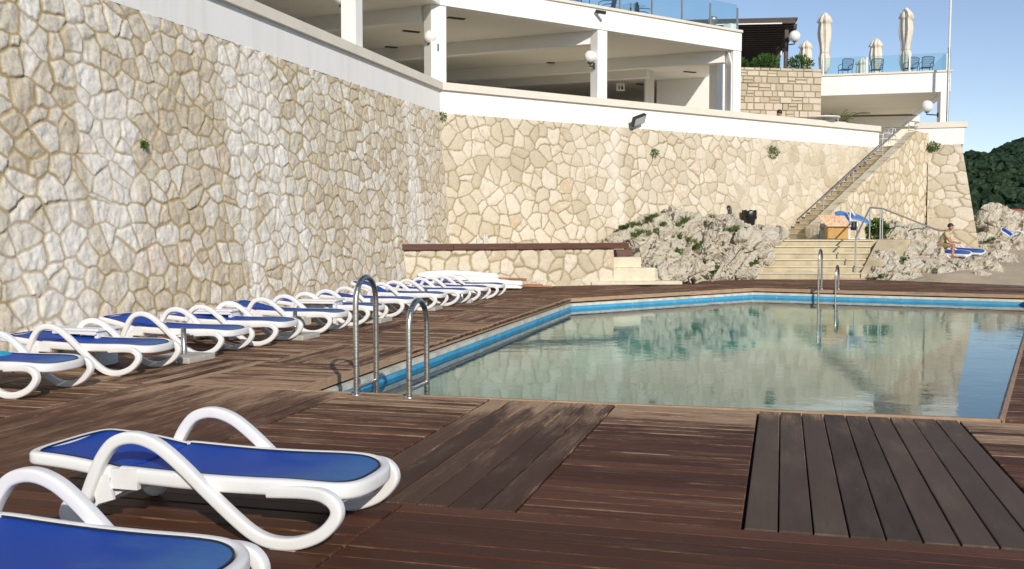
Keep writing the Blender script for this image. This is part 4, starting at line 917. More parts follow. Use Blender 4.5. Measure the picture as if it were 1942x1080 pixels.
me = bpy.data.meshes.new('blocks'); oo = np.array(bk['org']); me.from_pydata((np.array(V_) - oo).tolist(), [], F_); me.materials.append(M['block']); at = me.attributes.new('tone', 'FLOAT', 'POINT'); at.data.foreach_set('value', np.array(tn_, dtype=np.float32))
o = bpy.data.objects.new('blocks', me); COL.objects.link(o); o.parent = bk
mb = MB(); c0 = Vector((L0.x, L0.y)); mb.prism([tuple(c0), tuple(c0 + bd * Lw), tuple(c0 + bd * Lw - bn * 2.2), tuple(c0 - bn * 2.2)], 4.8, 8.44); mb.build('core', M['mortar'], bk, 'world')
T(bk, 'wall of squared cream stone blocks below the dark pergola', 'stone wall')
br = random.Random(9)
for px, py, rx, rz, lb in ((1407, 127, .22, .28, 'small green bush at the left end of the block stone wall'), (1452, 122, .62, .36, 'wide green bush on the block stone wall below the pergola'), (1518, 122, .52, .32, 'green bush at the right end of the block stone wall')):
    q = AT(px, py, 44.3); t = wroot('bush', (q.x, q.y, 8.44)); mb = MB(); leaf_cluster(mb, q, (rx, .4, rz), 900, .16, br, thin=.22, up=.5); mb.build('foliage', M['bush'], t, 'world')
    mb = MB()
    for _ in range(7): mb.tube([(q.x + br.uniform(-.1, .1), q.y, 8.40), (q.x + br.uniform(-rx, rx) * .7, q.y + br.uniform(-.2, .2), q.z + br.uniform(-.1, rz * .6))], .015, 5)
    mb.build('stem', M['dark_wood'], t, 'world'); T(t, lb, 'bush', 'bushes on the block stone wall')

# ================================================================== pergola
pg = wroot('pergola', (11, 49, 8.45)); r0, r1 = AT(1380, 42, 46.5), AT(1513, 42, 46.0); pdv = (r1 - r0).normalized(); pdv.z = 0; bk_ = Vector((.17, 1, 0)).normalized(); zr = 11.05
mb = MB(); a = Vector((r0.x - 4, r0.y + .3, zr)); b = Vector((r1.x, r1.y, zr)); mb.add([p + Vector((0, 0, h)) for h in (-.04, .04) for p in (a, b, b + bk_ * 15, a + bk_ * 15)], [(0, 1, 2, 3), (4, 5, 6, 7), (0, 1, 5, 4), (1, 2, 6, 5), (2, 3, 7, 6), (3, 0, 4, 7)]); mb.build('roof_sheet', M['dark_wood'], pg, 'world')
for i in range(26):
    y = .05 + i * .58; p, q = a + bk_ * y, b + bk_ * y - pdv * .1; mb = MB(); mb.beam(p - Vector((0, 0, .13)), q - Vector((0, 0, .13)), .09, .17); mb.build('rafter', M['dark_wood'], pg, 'world')
for f in (.06, .5): 
    p = a + (b - a) * (1 - f * .16) + bk_ * .3 - Vector((0, 0, .30)); 
    if f < .4: mb = MB(); mb.beam(p, p + bk_ * 14.5, .14, .2); mb.build('beam', M['dark_wood'], pg, 'world')
for y in (.5, 4.6, 9.2, 14):
    p = b - pdv * .45 + bk_ * y; mb = MB(); mb.box((p.x, p.y, (8.45 + zr - .3) / 2), (.17, .17, zr - .3 - 8.45)); mb.build('post', M['dark_wood'], pg, 'world')
    if y < 5: mb = MB(); mb.lathe([(.05, 0), (.06, .02), (.06, .22), (.03, .25)], (p.x + .14, p.y - .05, 10.15), 10); mb.build('wall_lantern', M['coping'], pg, 'world')
mb = MB(); p, q = a + bk_ * -.06 - Vector((0, 0, .22)), b + bk_ * -.06 - pdv * .7 - Vector((0, 0, .22)); mb.beam(p, q, .03, .05); mb.build('trim', M['white_metal'], pg, 'world')
T(pg, 'dark timber pergola roof with slatted underside on the upper terrace', 'pergola')

# ================================================================== right wing with balcony
w0, w1, w2, w3 = Vector((13.95, 45.7)), Vector((19.2, 44.3)), Vector((21.7, 54.4)), Vector((14.0, 56.5))
rw = wroot('hotel_wing', (16.5, 48, 4.8)); hb = rw
path = [w0 - Vector((.2, -.05)), w1, w2]
part(MB().strip(path, -.3, .01, 7.52, 8.38), 'fascia', M['band'])
part(MB().strip(path, -.34, .07, 8.38, 8.46), 'cornice', M['coping'])
mid = w0 + (w1 - w0) * .52; wn = Vector(((w1 - w0).y, -(w1 - w0).x)).normalized(); mb = MB(); mb.box((mid.x + wn.x * .012, mid.y + wn.y * .012, 7.95), (.03, .012, .85), rz=math.atan2((w1 - w0).y, (w1 - w0).x)); part(mb, 'joint_strip', M['coping'])
part(MB().prism([tuple(w0 + Vector((-3, .9))), tuple(w1 + Vector((-.3, .15))), tuple(w2 + Vector((-.3, 0))), tuple(w3), (9, 57)], 7.56, 8.36), 'balcony_slab', M['ceiling'])
k = w1 + Vector((-.22, .2)); pillar(k, 4.8, 7.54, .36, .36, Vector((1, 0)))
mb = MB(); mb.beam((13.0, 55.2, 6.2), (21.4, 53.6, 6.2), .3, 2.8); part(mb, 'back_wall', M['beige_wall'])
mb = MB(); mb.beam((13.0, 54.9, 7.2), (21.5, 53.3, 7.2), .2, .55); part(mb, 'beam', M['white_paint'])
part(MB().prism([(13.5, 43.5), (18.6, 43.0), (21.2, 54.4), (13, 57)], 4.55, 4.83), 'floor', M['terrace_floor'])
mb = MB(); mb.strip([Vector((15.8, 39.42)), Vector((17.42, 38.86))], -.25, .03, TOP + .02, 5.42); part(mb, 'parapet', M['band'])
mb = MB(); mb.strip([Vector((15.74, 39.45)), Vector((17.52, 38.83))], -.30, .09, 5.42, 5.64); part(mb, 'coping', M['coping'])
e_ = Vector((17.42, 38.86)); mb = MB(); mb.strip([e_ - Vector((.02, 0)), e_ + Vector((1.2, 5.5))], -.25, .0, TOP + .02, 5.42); part(mb, 'parapet', M['band'])
mb = MB(); mb.strip([e_ + Vector((.0, .2)), e_ + Vector((1.2, 5.5))], -.30, .07, 5.42, 5.64); part(mb, 'coping', M['coping'])
mb = MB(); mb.prism([(15.9, 39.75), (17.4, 39.2), (18.6, 44.2), (13.6, 45.5), (13.3, 42.7)], 4.5, 4.80); part(mb, 'terrace_slab', M['terrace_floor'])
T(rw, 'white right hand wing with projecting balcony on a single pillar', 'building')
gr = wroot('glass_railing', (16.5, 45, 8.46)); wu = (w1 - w0).normalized(); wl = (w1 - w0).length
ps = [0.02, .38, .72, .985]; ps = [0.1, wl * .36, wl * .69, wl - .15]
for i, t in enumerate(ps):
    p = w0 + wu * t + wn * -.1; h = .72
    mb = MB(); mb.box((p.x, p.y, 8.46 + h / 2), (.06, .06, h)); mb.build('post', M['white_metal'], gr, 'world')
    if i < 3:
        q = w0 + wu * ps[i + 1] + wn * -.1; mb = MB(); mb.beam((p.x + .05, p.y, 8.46 + .40), (q.x - .05, q.y, 8.46 + .40), .014, .72); mb.build('glass_panel', M['glass'], gr, 'world')
p = w1 - wu * .15 - wn * .1; q = p + (w2 - w1).normalized() * 8; mb = MB(); mb.beam((p.x, p.y + .1, 8.86), (q.x, q.y, 8.86), .014, .72); mb.build('glass_panel', M['glass'], gr, 'world')
T(gr, 'tinted glass railing with white posts on the right balcony', 'railing')
fp = AT(1796, 230, 43.6); ft = wroot('flagpole', (fp.x, fp.y, 4.8)); mb = MB(); mb.tube([(fp.x, fp.y, 4.83), (fp.x + .02, fp.y, 9.3)], .055, 10); mb.build('lower_pole', M['rail_steel'], ft, 'world'); mb = MB(); mb.tube([(fp.x + .02, fp.y, 9.28), (fp.x + .06, fp.y, 13.6)], .042, 10); mb.build('upper_pole', M['white_metal'], ft, 'world')
T(ft, 'tall thin grey flagpole in front of the sky beside the balcony pillar', 'flagpole')

# ================================================================== closed parasols
def closed_parasol(base, H, tie, seed, label, lean=0.0, fat=1.0):
    r = random.Random(seed); t = empty('closed_parasol', base, r.uniform(0, 6)); t.rotation_euler.x = lean
    prof = [(.05, H * .10), (.15, H * .12), (.19, H * .22), (.19, H * .33), (.14, H * .40), (.16, H * .5), (.21, H * .62), (.22, H * .70), (.20, H * .78), (.18, H * .84), (.25, H * .855), (.17, H * .93), (.07, H * .985), (.02, H)]
    prof = [(a * fat, b) for a, b in prof]; seg, vs, fs_ = 48, [], []
    for i, (rad, z) in enumerate(prof):
        for k_ in range(seg):
            a = 2 * math.pi * k_ / seg; m = 1 + (.17 * math.sin(a * 8 + z * .9 + seed) + .10 * math.sin(a * 15 + seed)) * (1 if 1 < i < len(prof) - 2 else .2); vs.append((rad * m * math.cos(a), rad * m * math.sin(a), z + .03 * math.sin(a * 8 + seed) * (i < 4)))
    for i in range(len(prof) - 1):
        for k_ in range(seg): l = (k_ + 1) % seg; fs_.append((i * seg + k_, i * seg + l, (i + 1) * seg + l, (i + 1) * seg + k_))
    mb = MB(); mb.add(vs, fs_, 0, True); mb.build('canopy', M['canvas'], t)
    mb = MB(); mb.tube([(0, 0, 0), (0, 0, H * .98)], .028, 8); mb.build('pole', M['white_metal'], t)
    mb = MB(); mb.tube([(.165 * fat * math.cos(a), .165 * fat * math.sin(a), H * .405) for a in np.linspace(0, 6.283, 24)[:-1]], .012, 6, closed=True); mb.build('tie', M['coping'], t)
    mb = MB(); mb.box((0, 0, .04), (.5, .5, .08)); mb.lathe([(.05, .08), (.05, .3)], (0, 0, 0), 10); mb.build('foot', M['concrete'], t)
    T(t, label, 'parasol', 'closed parasols on the upper terrace')
def ptop(px, py_top, py_bot, y, lb, sd, fat=1.25):
    a, b = AT(px, py_top, y), AT(px, py_bot, y); closed_parasol((a.x, a.y, 8.46), a.z - 8.46, 0, sd, lb, fat=fat)
ptop(1565, 24, 140, 47.2, 'tall closed cream parasol, left of the two tallest on the terrace', 1)
ptop(1719, 15, 140, 46.6, 'tallest closed cream parasol, nearest the flagpole', 2)
ptop(1662, 73, 140, 51.5, 'middle sized closed cream parasol between the two tallest', 3)
ptop(1635, 109, 140, 55.5, 'smallest closed cream parasol, only its tip above the balcony edge', 4)
ptop(1529, 77, 125, 51.0, 'closed cream parasol partly behind the bush and pergola lamp', 5)

# ================================================================== chairs and tables on the terraces
def chair(name, base, rz, mat, lattice, label, group):
    t = empty(name, base, rz); mb = MB()
    fr = [(-.22, -.20, .44), (.22, -.20, .44), (.22, .22, .44), (-.22, .22, .44)]
    mb.tube(fr, .014, 6, closed=True)
    for i in range(7): x = -.19 + i * .063; mb.tube([(x, -.2, .445), (x, .22, .445)], .007, 4)
    for i in range(5): y = -.15 + i * .08; mb.tube([(-.22, y, .447), (.22, y, .447)], .006, 4)
    mb.build('seat', mat, t); mb = MB(); W, Hh = .24, .42
    B_ = lambda x, h: (x * (1 + h * .2), .22 + h * .20, .44 + h)
    mb.tube([B_(-W, 0), B_(-W, Hh), B_(-W * .5, Hh + .03), B_(W * .5, Hh + .03), B_(W, Hh), B_(W, 0)], .016, 6)
    if lattice:
        mb.tube([B_(-W, .08), B_(W, .40)], .014, 5); mb.tube([B_(W, .08), B_(-W, .40)], .014, 5); mb.tube([B_(-W, .24), B_(W, .24)], .012, 5); mb.tube([B_(0, .05), B_(0, .42)], .012, 5); mb.tube([B_(.09 * math.cos(a), .24 + .09 * math.sin(a)) for a in np.linspace(0, 6.283, 14)[:-1]], .012, 5, closed=True)
    else:
        for i in range(12): x = -.22 + i * .04; mb.tube([B_(x, .02), B_(x, .43)], .007, 4)
        for i in range(5): mb.tube([B_(-W, .06 + i * .085), B_(W, .06 + i * .085)], .006, 4)
    mb.build('backrest', mat, t)
    for x, y, dy in ((-.22, -.20, -.02), (.22, -.20, -.02), (-.22, .22, .06), (.22, .22, .06)):
        mb = MB(); mb.tube([(x, y, .44), (x * 1.05, y + dy, 0)], .015, 6); mb.build('leg', mat, t)
    for x in (-.25, .25):
        mb = MB(); mb.tube([(x, .30, .66), (x, -.1, .66), (x * .95, -.2, .62), (x * .9, -.2, .44)], .014, 6); mb.build('armrest', mat, t)
    T(t, label, 'chair', group)
wz = TOP + .08
for px, py, y, rz, lb in ((1674, 262, 42.2, -1.2, 'white lattice metal chair at the left of the top of the narrow stairs'), (1701, 250, 42.5, 1.9, 'white lattice metal chair turned towards the top of the narrow stairs'), (1591, 224, 39.5, 2.0, 'white lattice metal chair showing its back above the long parapet')):
    q = AT(px, py, y); chair('metal_chair', (q.x, q.y, wz if y > 40 else q.z - .85), rz, M['white_metal'], True, lb, 'white metal chairs on the lower terrace')
bz = 8.47
for px, y, rz, lb in ((1603, 46.0, .1, 'dark mesh chair on the balcony, nearest the tall left parasol'), (1661, 46.0, -.1, 'dark mesh chair behind the middle sized parasol post'), (1726, 45.6, .15, 'dark mesh chair at the foot of the tallest parasol'), (1756, 45.4, -.1, 'dark mesh chair at the right end of the balcony')):
    q = AT(px, 130, y); chair('mesh_chair', (q.x, q.y, bz - .18), rz + math.pi, M['iron'], False, lb, 'dark mesh chairs on the upper terraces')
for px, rz, y, lb in ((1100, 2.4, 33.3, 'dark mesh chair cut by the top edge, leftmost on the roof terrace'), (1150, -1.9, 34.0, 'dark mesh chair on the roof terrace left of the small table'), (1222, 1.7, 35.2, 'dark mesh chair on the roof terrace right of the small table')):
    q = AT(px, 10, y); chair('mesh_chair', (q.x, q.y, 8.42), rz, M['iron'], False, lb, 'dark mesh chairs on the upper terraces')
q = AT(1196, 16, 34.8); t = wroot('small_table', (q.x, q.y, 8.42)); mb = MB(); mb.box((q.x, q.y, 9.10), (.8, .8, .03), rz=.6); mb.build('tabletop', M['glass'], t, 'world'); mb = MB(); mb.tube([(q.x, q.y, 8.42), (q.x, q.y, 9.08)], .03, 8); mb.box((q.x, q.y, 8.44), (.45, .45, .03), rz=.6); mb.build('leg', M['iron'], t, 'world'); T(t, 'small glass topped table between dark chairs on the roof terrace', 'table')
q = AT(1352, 42, 37.5); mb = MB(); mb.lathe([(.16, 8.42), (.16, 8.72), (.12, 8.73), (.12, 9.16), (.17, 9.17), (.17, 9.28), (.10, 9.34)], (q.x, q.y, 0), 16); T(mb.build('vent_pipe', M['rail_steel']), 'short metal vent pipe behind the glass at the loggia roof end', 'vent')
q = AT(1384, 48, 37.0); mb = MB(); mb.lathe([(.30, 8.42), (.26, 8.8), (.24, 8.95)], (q.x, q.y, 0), 4); T(mb.build('chimney_pot', M['white_paint'], bevel=.02), 'small white tapered chimney pot at the loggia roof corner', 'chimney')
# table edge and palm behind the parapet
q = AT(1562, 220, 38.8); t = wroot('round_table', (q.x, q.y, wz)); mb = MB(); mb.lathe([(0, 5.76), (.62, 5.76), (.62, 5.80), (0, 5.81)], (q.x, q.y, 0), 28); mb.build('tabletop', M['white_paint'], t, 'world'); mb = MB(); mb.tube([(q.x, q.y, wz), (q.x, q.y, 5.76)], .04, 8); mb.build('leg', M['white_metal'], t, 'world'); T(t, 'white round table top just showing over the long parapet', 'table')
q = AT(1594, 222, 41.5); t = wroot('palm', (q.x, q.y, wz)); pr = random.Random(12); crown = Vector((q.x, q.y, 5.85))
mb = MB(); mb.lathe([(.30, wz), (.36, wz + .5), (.33, wz + .52)], (q.x, q.y, 0), 18); mb.build('pot', M['coping'], t, 'world'); mb = MB(); mb.tube([(q.x, q.y, wz + .4), (q.x + .03, q.y, 5.4), tuple(crown)], [.10, .09, .07], 10); mb.build('trunk', M['dark_wood'], t, 'world'); mb = MB()
for i in range(26):
    a = pr.uniform(0, 6.28); el = pr.uniform(.15, 1.25); L = pr.uniform(.7, 1.25) if i % 6 else 1.6
    if i % 6 == 0: a = pr.uniform(-.5, .3); el = .75
    pts = []
    for k in range(8): f = k / 7; pts.append(crown + Vector((math.cos(a) * math.cos(el) * L * f, math.sin(a) * math.cos(el) * L * f, math.sin(el) * L * f - .45 * L * f * f)))
    mb.tube(pts, .010, 4)
    for k in range(1, 8):
        for sgn in (-1, 1):
            for h in (0, .5):
                b_ = pts[k - 1] + (pts[k] - pts[k - 1]) * h; d_ = (pts[k] - pts[k - 1]).normalized(); sd_ = d_.cross(Vector((0, 0, 1))).normalized() * sgn; tip = b_ + (sd_ * .8 + d_ * .7 - Vector((0, 0, .25))) * .26 * (1.15 - k / 9); w_v = d_ * .018; mb.add([b_ - w_v, b_ + w_v, tip], [(0, 1, 2)])
mb.build('fronds', M['palm'], t, 'world'); T(t, 'potted palm with yellowish fronds behind the long parapet', 'palm')
# ================================================================== sun loungers
def hw(x, x0, x1, w, n):            # half width of a rounded end between x0 (full) and x1 (tip)
    t = min(max((x - x0) / (x1 - x0), 0), 1); return w * (1 - t ** n) ** (1 / n)
def outline(xa, xb, w, ra, rb_, n=2.6, m=14, zf=lambda x: 0, opened=None):
    fs_ = [i / m for i in range(m + 1)]
    def corner(cx, sx, r): return [(cx + sx * r * math.sin(f * math.pi / 2) ** (2 / n), w * math.cos(f * math.pi / 2) ** (2 / n)) for f in fs_]
    A_ = corner(xb - rb_, 1, rb_); B_ = [(x, -y) for x, y in A_[::-1]][1:]; C_ = [(x, -y) for x, y in corner(xa + ra, -1, ra)]; D_ = [(x, -y) for x, y in C_[::-1]][1:]
    if opened == 'rear': ring_ = [(xa, w)] + A_ + B_ + [(xa, -w)]
    elif opened == 'front': ring_ = [(xb, -w)] + C_ + D_ + [(xb, w)]
    else: ring_ = A_ + B_ + C_ + D_[:-1]
    out = [ring_[0]]
    for p in ring_[1:]:
        if (p[0] - out[-1][0]) ** 2 + (p[1] - out[-1][1]) ** 2 > 1e-6: out.append(p)
    res = []; N_ = len(out)
    for i, p in enumerate(out):
        if opened and i == N_ - 1: res.append(p); break
        q = out[(i + 1) % N_]; L = math.dist(p, q); k = max(1, int(L / .06)); res += [(p[0] + (q[0] - p[0]) * j / k, p[1] + (q[1] - p[1]) * j / k) for j in range(k)]
    return [Vector((x, y, zf(x))) for x, y in res]
def sling(mb, xa, xb, w, ra, rb_, zf, sag=.012, nx=44, ny=14, n=2.6):
    vs = []
    for i in range(nx + 1):
        x = xa + (xb - xa) * (.5 - .5 * math.cos(math.pi * i / nx))
        h = w
        if x > xb - rb_: h = hw(x, xb - rb_, xb, w, n)
        if x < xa + ra: h = hw(-x, -(xa + ra), -xa, w, n)
        for j in range(ny + 1):
            f = -1 + 2 * j / ny; vs.append((x, f * h, zf(x) - sag * (1 - f * f)))
    mb.add(vs, [(i * (ny + 1) + j, (i + 1) * (ny + 1) + j, (i + 1) * (ny + 1) + j + 1, i * (ny + 1) + j + 1) for i in range(nx) for j in range(ny)], 0, True)
def make_lounger():
    t = empty('sun_lounger', (0, 0, 0))
    zs = lambda x: .305 - .045 * max(0, (x - .45) / .45) ** 2 - .012 * math.sin(min(max((x + .35) / 1.0, 0), 1) * math.pi)
    HX, FX = -.40, .815
    mb = MB(); mb.sweep(outline(HX, FX, .305, .02, .25, n=2.9, zf=lambda x: zs(x) - .012, opened='rear'), rrect(.054, .080, .022), (0, 0, 1))
    for x in (HX + .05, .10, .5): mb.tube([(x, -.29, zs(x) - .05), (x, .29, zs(x) - .05)], .018, 8)
    for sy in (-1, 1): mb.box((HX + .03, sy * .318, .275), (.15, .03, .10))
    mb.build('seat_frame', M['resin'], t)
    mb = MB(); sling(mb, HX + .006, FX - .025, .281, .004, .235, lambda x: zs(x) + .018, n=2.9); sl_ = mb.build('seat_sling', M['sling'], t)
    mb = MB(); mb.tube(outline(HX + .01, FX - .027, .279, .02, .235, n=2.9, zf=lambda x: zs(x) + .021, opened='rear'), .005, 6); mb.build('piping', M['piping'], sl_)
    # backrest, hinged at its own origin
    BL = .56; mb = MB(); zb = lambda x: .10 * (-x) + .012 * math.sin(min(1, -x / BL) * math.pi)
    mb.sweep(outline(-BL, -.012, .302, .085, .05, n=3.4, zf=lambda x: zb(x) - .012, opened='front'), rrect(.05, .066, .02), (0, 0, 1))
    for x in (-.08, -.30): mb.tube([(x, -.28, zb(x) - .045), (x, .28, zb(x) - .045)], .016, 8)
    br_ = mb.build('backrest', M['resin'], t); br_.location = (HX, 0, .300)
    mb = MB(); sling(mb, -BL + .02, -.004, .279, .07, .004, lambda x: zb(x) + .014, n=3.4); mb.build('backrest_sling', M['sling'], br_)
    mb = MB(); mb.tube(outline(-BL + .024, -.012, .276, .07, .03, n=3.4, zf=lambda x: zb(x) + .017, opened='front'), .005, 6); mb.build('piping', M['piping'], br_)
    path = spline([(-.575, .165), (-.53, .27), (-.475, .38), (-.40, .462), (-.29, .49), (-.17, .46), (-.05, .38), (.09, .262), (.24, .140), (.35, .065), (.45, .034), (.57, .040), (.69, .088), (.765, .165), (.770, .225), (.715, .268), (.60, .276), (.40, .262)], 5)
    for sy in (-1, 1):
        np_ = len(path); mb = MB(); mb.sweep([(p.x, sy * (.348 - .045 * max(0, (i - (np_ - 12)) / 11)), p.y) for i, p in enumerate(path)], rrect(.060, .060, .015), (0, 1, 0)); mb.box((-.49, sy * .335, .22), (.10, .018, .13), M=Matrix.Rotation(-.3, 3, 'Y'))
        mb.build('side_frame', M['resin'], t)
        mb = MB(); mb.box((.50, sy * .348, .006), (.13, .04, .012)); mb.build('foot_pad', M['rubber'], t, bevel=.003)
        mb = MB(); Mw = Matrix.Rotation(R(90), 3, 'X'); mb.lathe([(.02, -.022), (.072, -.022), (.082, -.012), (.082, .012), (.072, .022), (.02, .022)], (-.66, sy * .33, .083), 22, M=Mw); mb.build('wheel', M['resin'], t)
    mb = MB(); mb.tube([(-.575, -.345, .175), (-.62, -.30, .14), (-.64, -.2, .12), (-.64, .2, .12), (-.62, .30, .14), (-.575, .345, .175)], .022, 8); mb.tube([(-.66, -.33, .083), (-.66, .33, .083)], .012, 8)
    for sy in (-1, 1): mb.beam((-.66, sy * .27, .10), (-.38, sy * .27, .25), .022, .06)
    mb.build('rear_bar', M['resin'], t); return t
proto = make_lounger()
used = [False]
def lounger(contact, ang, label, group, tilt=0, back=0.0, roll=0.0):
    o = proto if not used[0] else copy_tree(proto); used[0] = True
    c = Vector((.48, -.348, 0)); c.rotate(Matrix.Rotation(ang, 3, 'Z')); o.location = Vector(contact) - Vector((c.x, c.y, 0)); o.rotation_euler = (roll, tilt, ang)
    for ch in o.children:
        if ch.name.startswith('backrest'): ch.rotation_euler = (0, back, 0)
    T(o, label, 'sun lounger', group); return o
AX = R(-15.0); row = 'blue and white sun loungers on the deck'
f1 = G(531, 1043)
lounger(f1, AX, 'blue sling sun lounger in the foreground shown whole, nearest whole lounger', row)
dF = G(70, 897, .515) - G(416, 781, .515)
lounger(f1 + Vector((dF.x - .02, dF.y - .07, 0)), AX - R(2.5), 'blue sling sun lounger cut by the bottom left corner of the photo', row)
con = [(18, 757), (216, 714), (378, 677), (484, 657), (590, 635), (665, 619), (733, 603), (797, 590), (842, 581), (883, 574), (918, 567.5)]
lab = ['blue lounger cut by the left edge, first in the row along the wall', 'blue lounger second from the viewer in the row along the wall', 'blue lounger behind the nearest concrete parasol base, third in the row', 'blue lounger fourth in the row, just right of the nearest parasol base', 'blue lounger fifth in the row, left of the tall ladder rail', 'blue lounger sixth in the row, ending beside the tall ladder rail', 'blue lounger seventh in the row, seen through the tall ladder rail loop', 'blue lounger eighth in the row, its foot above the lower ladder rail', 'blue lounger ninth in the row, third from its far end', 'blue lounger next to last at the far end of the row', 'farthest blue lounger in the row, beside the white folded parasols']
bk_rot = [0, .0, .12, 0, .10, 0, 0, .28, 0, .1, 0]
jr = random.Random(3)
for i, ((px, py), lb) in enumerate(zip(con, lab)): lounger(G(px, py), AX + R(jr.uniform(-2, 2)), lb, row, back=bk_rot[i])
def on_ground(px, py, y): q = AT(px, py, y); return Vector((q.x, q.y, q.z))
mans = on_ground(1801, 493, 35.6)
QA = R(-36)
lounger(mans + Vector((.25, -.1, -.02)), QA, 'blue lounger on the sand with the man sitting on it', 'blue loungers on the sand by the rocks', tilt=.05, back=.5, roll=.22)
lounger(mans + Vector((1.15, .75, .02)), QA, 'empty blue lounger on the sand just behind the seated man', 'blue loungers on the sand by the rocks', tilt=.05, back=.3, roll=.24)
q = on_ground(1938, 465, 40.2); lounger(q + Vector((.6, 0, 0)), R(-30), 'white framed lounger on the rocks cut by the right edge', 'blue loungers on the sand by the rocks', tilt=.05, back=.5, roll=.22)

# side tables
tp = empty('side_table', (0, 0, 0)); mb = MB(); mb.box((0, 0, .40), (.62, .42, .03)); mb.build('tabletop', M['resin'], tp, bevel=.008); mb = MB()
for y in (-.19, .19): mb.box((0, y, .372), (.56, .02, .035))
mb.build('apron', M['resin'], tp)
for x in (-.26, .26):
    mb = MB(); mb.box((x, 0, .19), (.045, .34, .39)); mb.build('leg', M['resin'], tp, bevel=.006)
for i, ((px, py), lb) in enumerate((((163, 621), 'low white side table between second and third loungers, nearest the viewer'), ((414, 586), 'low white side table behind the fourth lounger, against the stone wall'), ((610, 567.5), 'low white side table behind the tall ladder rail, farthest along the row'))):
    o = tp if i == 0 else copy_tree(tp); o.location = G(px, py, .41) - Vector((0, 0, .41)); o.rotation_euler.z = AX + .05 * i; T(o, lb, 'side table', 'white side tables')
# parasol bases
pb_ = empty('parasol_base', (0, 0, 0)); mb = MB(); mb.box((0, 0, .035), (.50, .50, .07)); mb.build('slab', M['concrete'], pb_, bevel=.01); mb = MB(); mb.lathe([(.030, .065), (.030, .38), (.026, .38), (.026, .2)], (0, 0, 0), 14); mb.tube([(.03, 0, .30), (.075, 0, .30)], .012, 8); mb.build('sleeve', M['pole_steel'] if 'pole_steel' in M else M['steel'], pb_)
for i, ((px, py), lb) in enumerate((((349, 684), 'square concrete parasol base with steel sleeve nearest the viewer'), ((560, 642), 'concrete parasol base beside the fifth lounger in the row'), ((706, 611), 'concrete parasol base right of the tall ladder rail loop'), ((808, 588), 'concrete parasol base by the eighth lounger above the lower ladder rail'), ((876, 573.5), 'concrete parasol base at the far end of the row'))):
    o = pb_ if i == 0 else copy_tree(pb_); o.location = G(px, py); o.rotation_euler.z = R(-18) + .03 * i; T(o, lb, 'parasol base', 'concrete parasol bases')
# folded parasols lying at the end of the row
r_ = random.Random(21)
for i, (dx, dy, dz, lb) in enumerate(((0, 0, .075, 'white folded parasol lying on the deck with the longest brown pole showing'), (-.55, .30, .075, 'white folded parasol lying second from the front of the pile'), (-.2, .62, .075, 'white folded parasol lying closest to the low stone wall'), (-.62, .18, .25, 'white folded parasol lying on top of the pile'))):
    e = G(1046, 549.5) + Vector((dx, dy, dz)); ax = Vector((1, .06 + .05 * i, -.03 if i < 3 else -.04)).normalized(); t = empty('folded_parasol', e); t.rotation_euler = (0, 0, 0)
    mb = MB(); mb.tube([(0, 0, -.01), tuple(ax * -2.75)], .030, 10); mb.build('pole', M['pole_wood'], t)
    mb = MB(); seg = 40; prof = [(.035, .74), (.12, .77), (.125, .95), (.14, 1.2), (.16, 1.5), (.17, 1.8), (.15, 2.2), (.12, 2.5), (.05, 2.72)]; vs = []
    side = Vector((0, 0, 1)).cross(ax).normalized(); up_ = ax.cross(side)
    for k, (rad, l) in enumerate(prof):
        for s_i in range(seg):
            a = 2 * math.pi * s_i / seg; m_ = 1 + .30 * math.sin(a * 7 + l * 1.5 + i * 2) + .12 * math.sin(a * 13 + l * 4); z_ = math.sin(a) * rad * m_; z_ = max(z_ * .75, -dz + .012) if i < 3 else z_ * .8
            vs.append(ax * (-l + .03 * math.sin(a * 5 + i)) + side * (math.cos(a) * rad * m_ * 1.1) + up_ * z_)
    mb.add(vs, [(a * seg + b, a * seg + (b + 1) % seg, (a + 1) * seg + (b + 1) % seg, (a + 1) * seg + b) for a in range(len(prof) - 1) for b in range(seg)], 0, True); mb.build('canopy', M['white_canvas'], t)
    T(t, lb, 'parasol', 'folded white parasols lying on the deck')
# turquoise towel hanging from the first lounger
q = G(8, 668, .33); mb = MB(); n = 22; vs = []
for i in range(n):
    for j in range(n):
        x, y = (i / (n - 1) - .5) * .46, (j / (n - 1) - .5) * .40; vs.append((q.x - .05 + x, q.y + y, .05 + .28 * math.exp(-(x * x + y * y) * 9) + .035 * float(fbm2(np.array(x * 16 + y * 7), np.array(y * 6), 8, 3))))
b = len(vs); vs += [(a_, b_, c_ - .03) for a_, b_, c_ in vs]
mb.add(vs, [(i * n + j, (i + 1) * n + j, (i + 1) * n + j + 1, i * n + j + 1) for i in range(n - 1) for j in range(n - 1)] + [(b + i * n + j, b + i * n + j + 1, b + (i + 1) * n + j + 1, b + (i + 1) * n + j) for i in range(n - 1) for j in range(n - 1)], 0, True)
T(mb.build('towel', M['towel']), 'crumpled turquoise towel lying behind the first lounger at the left edge', 'towel')

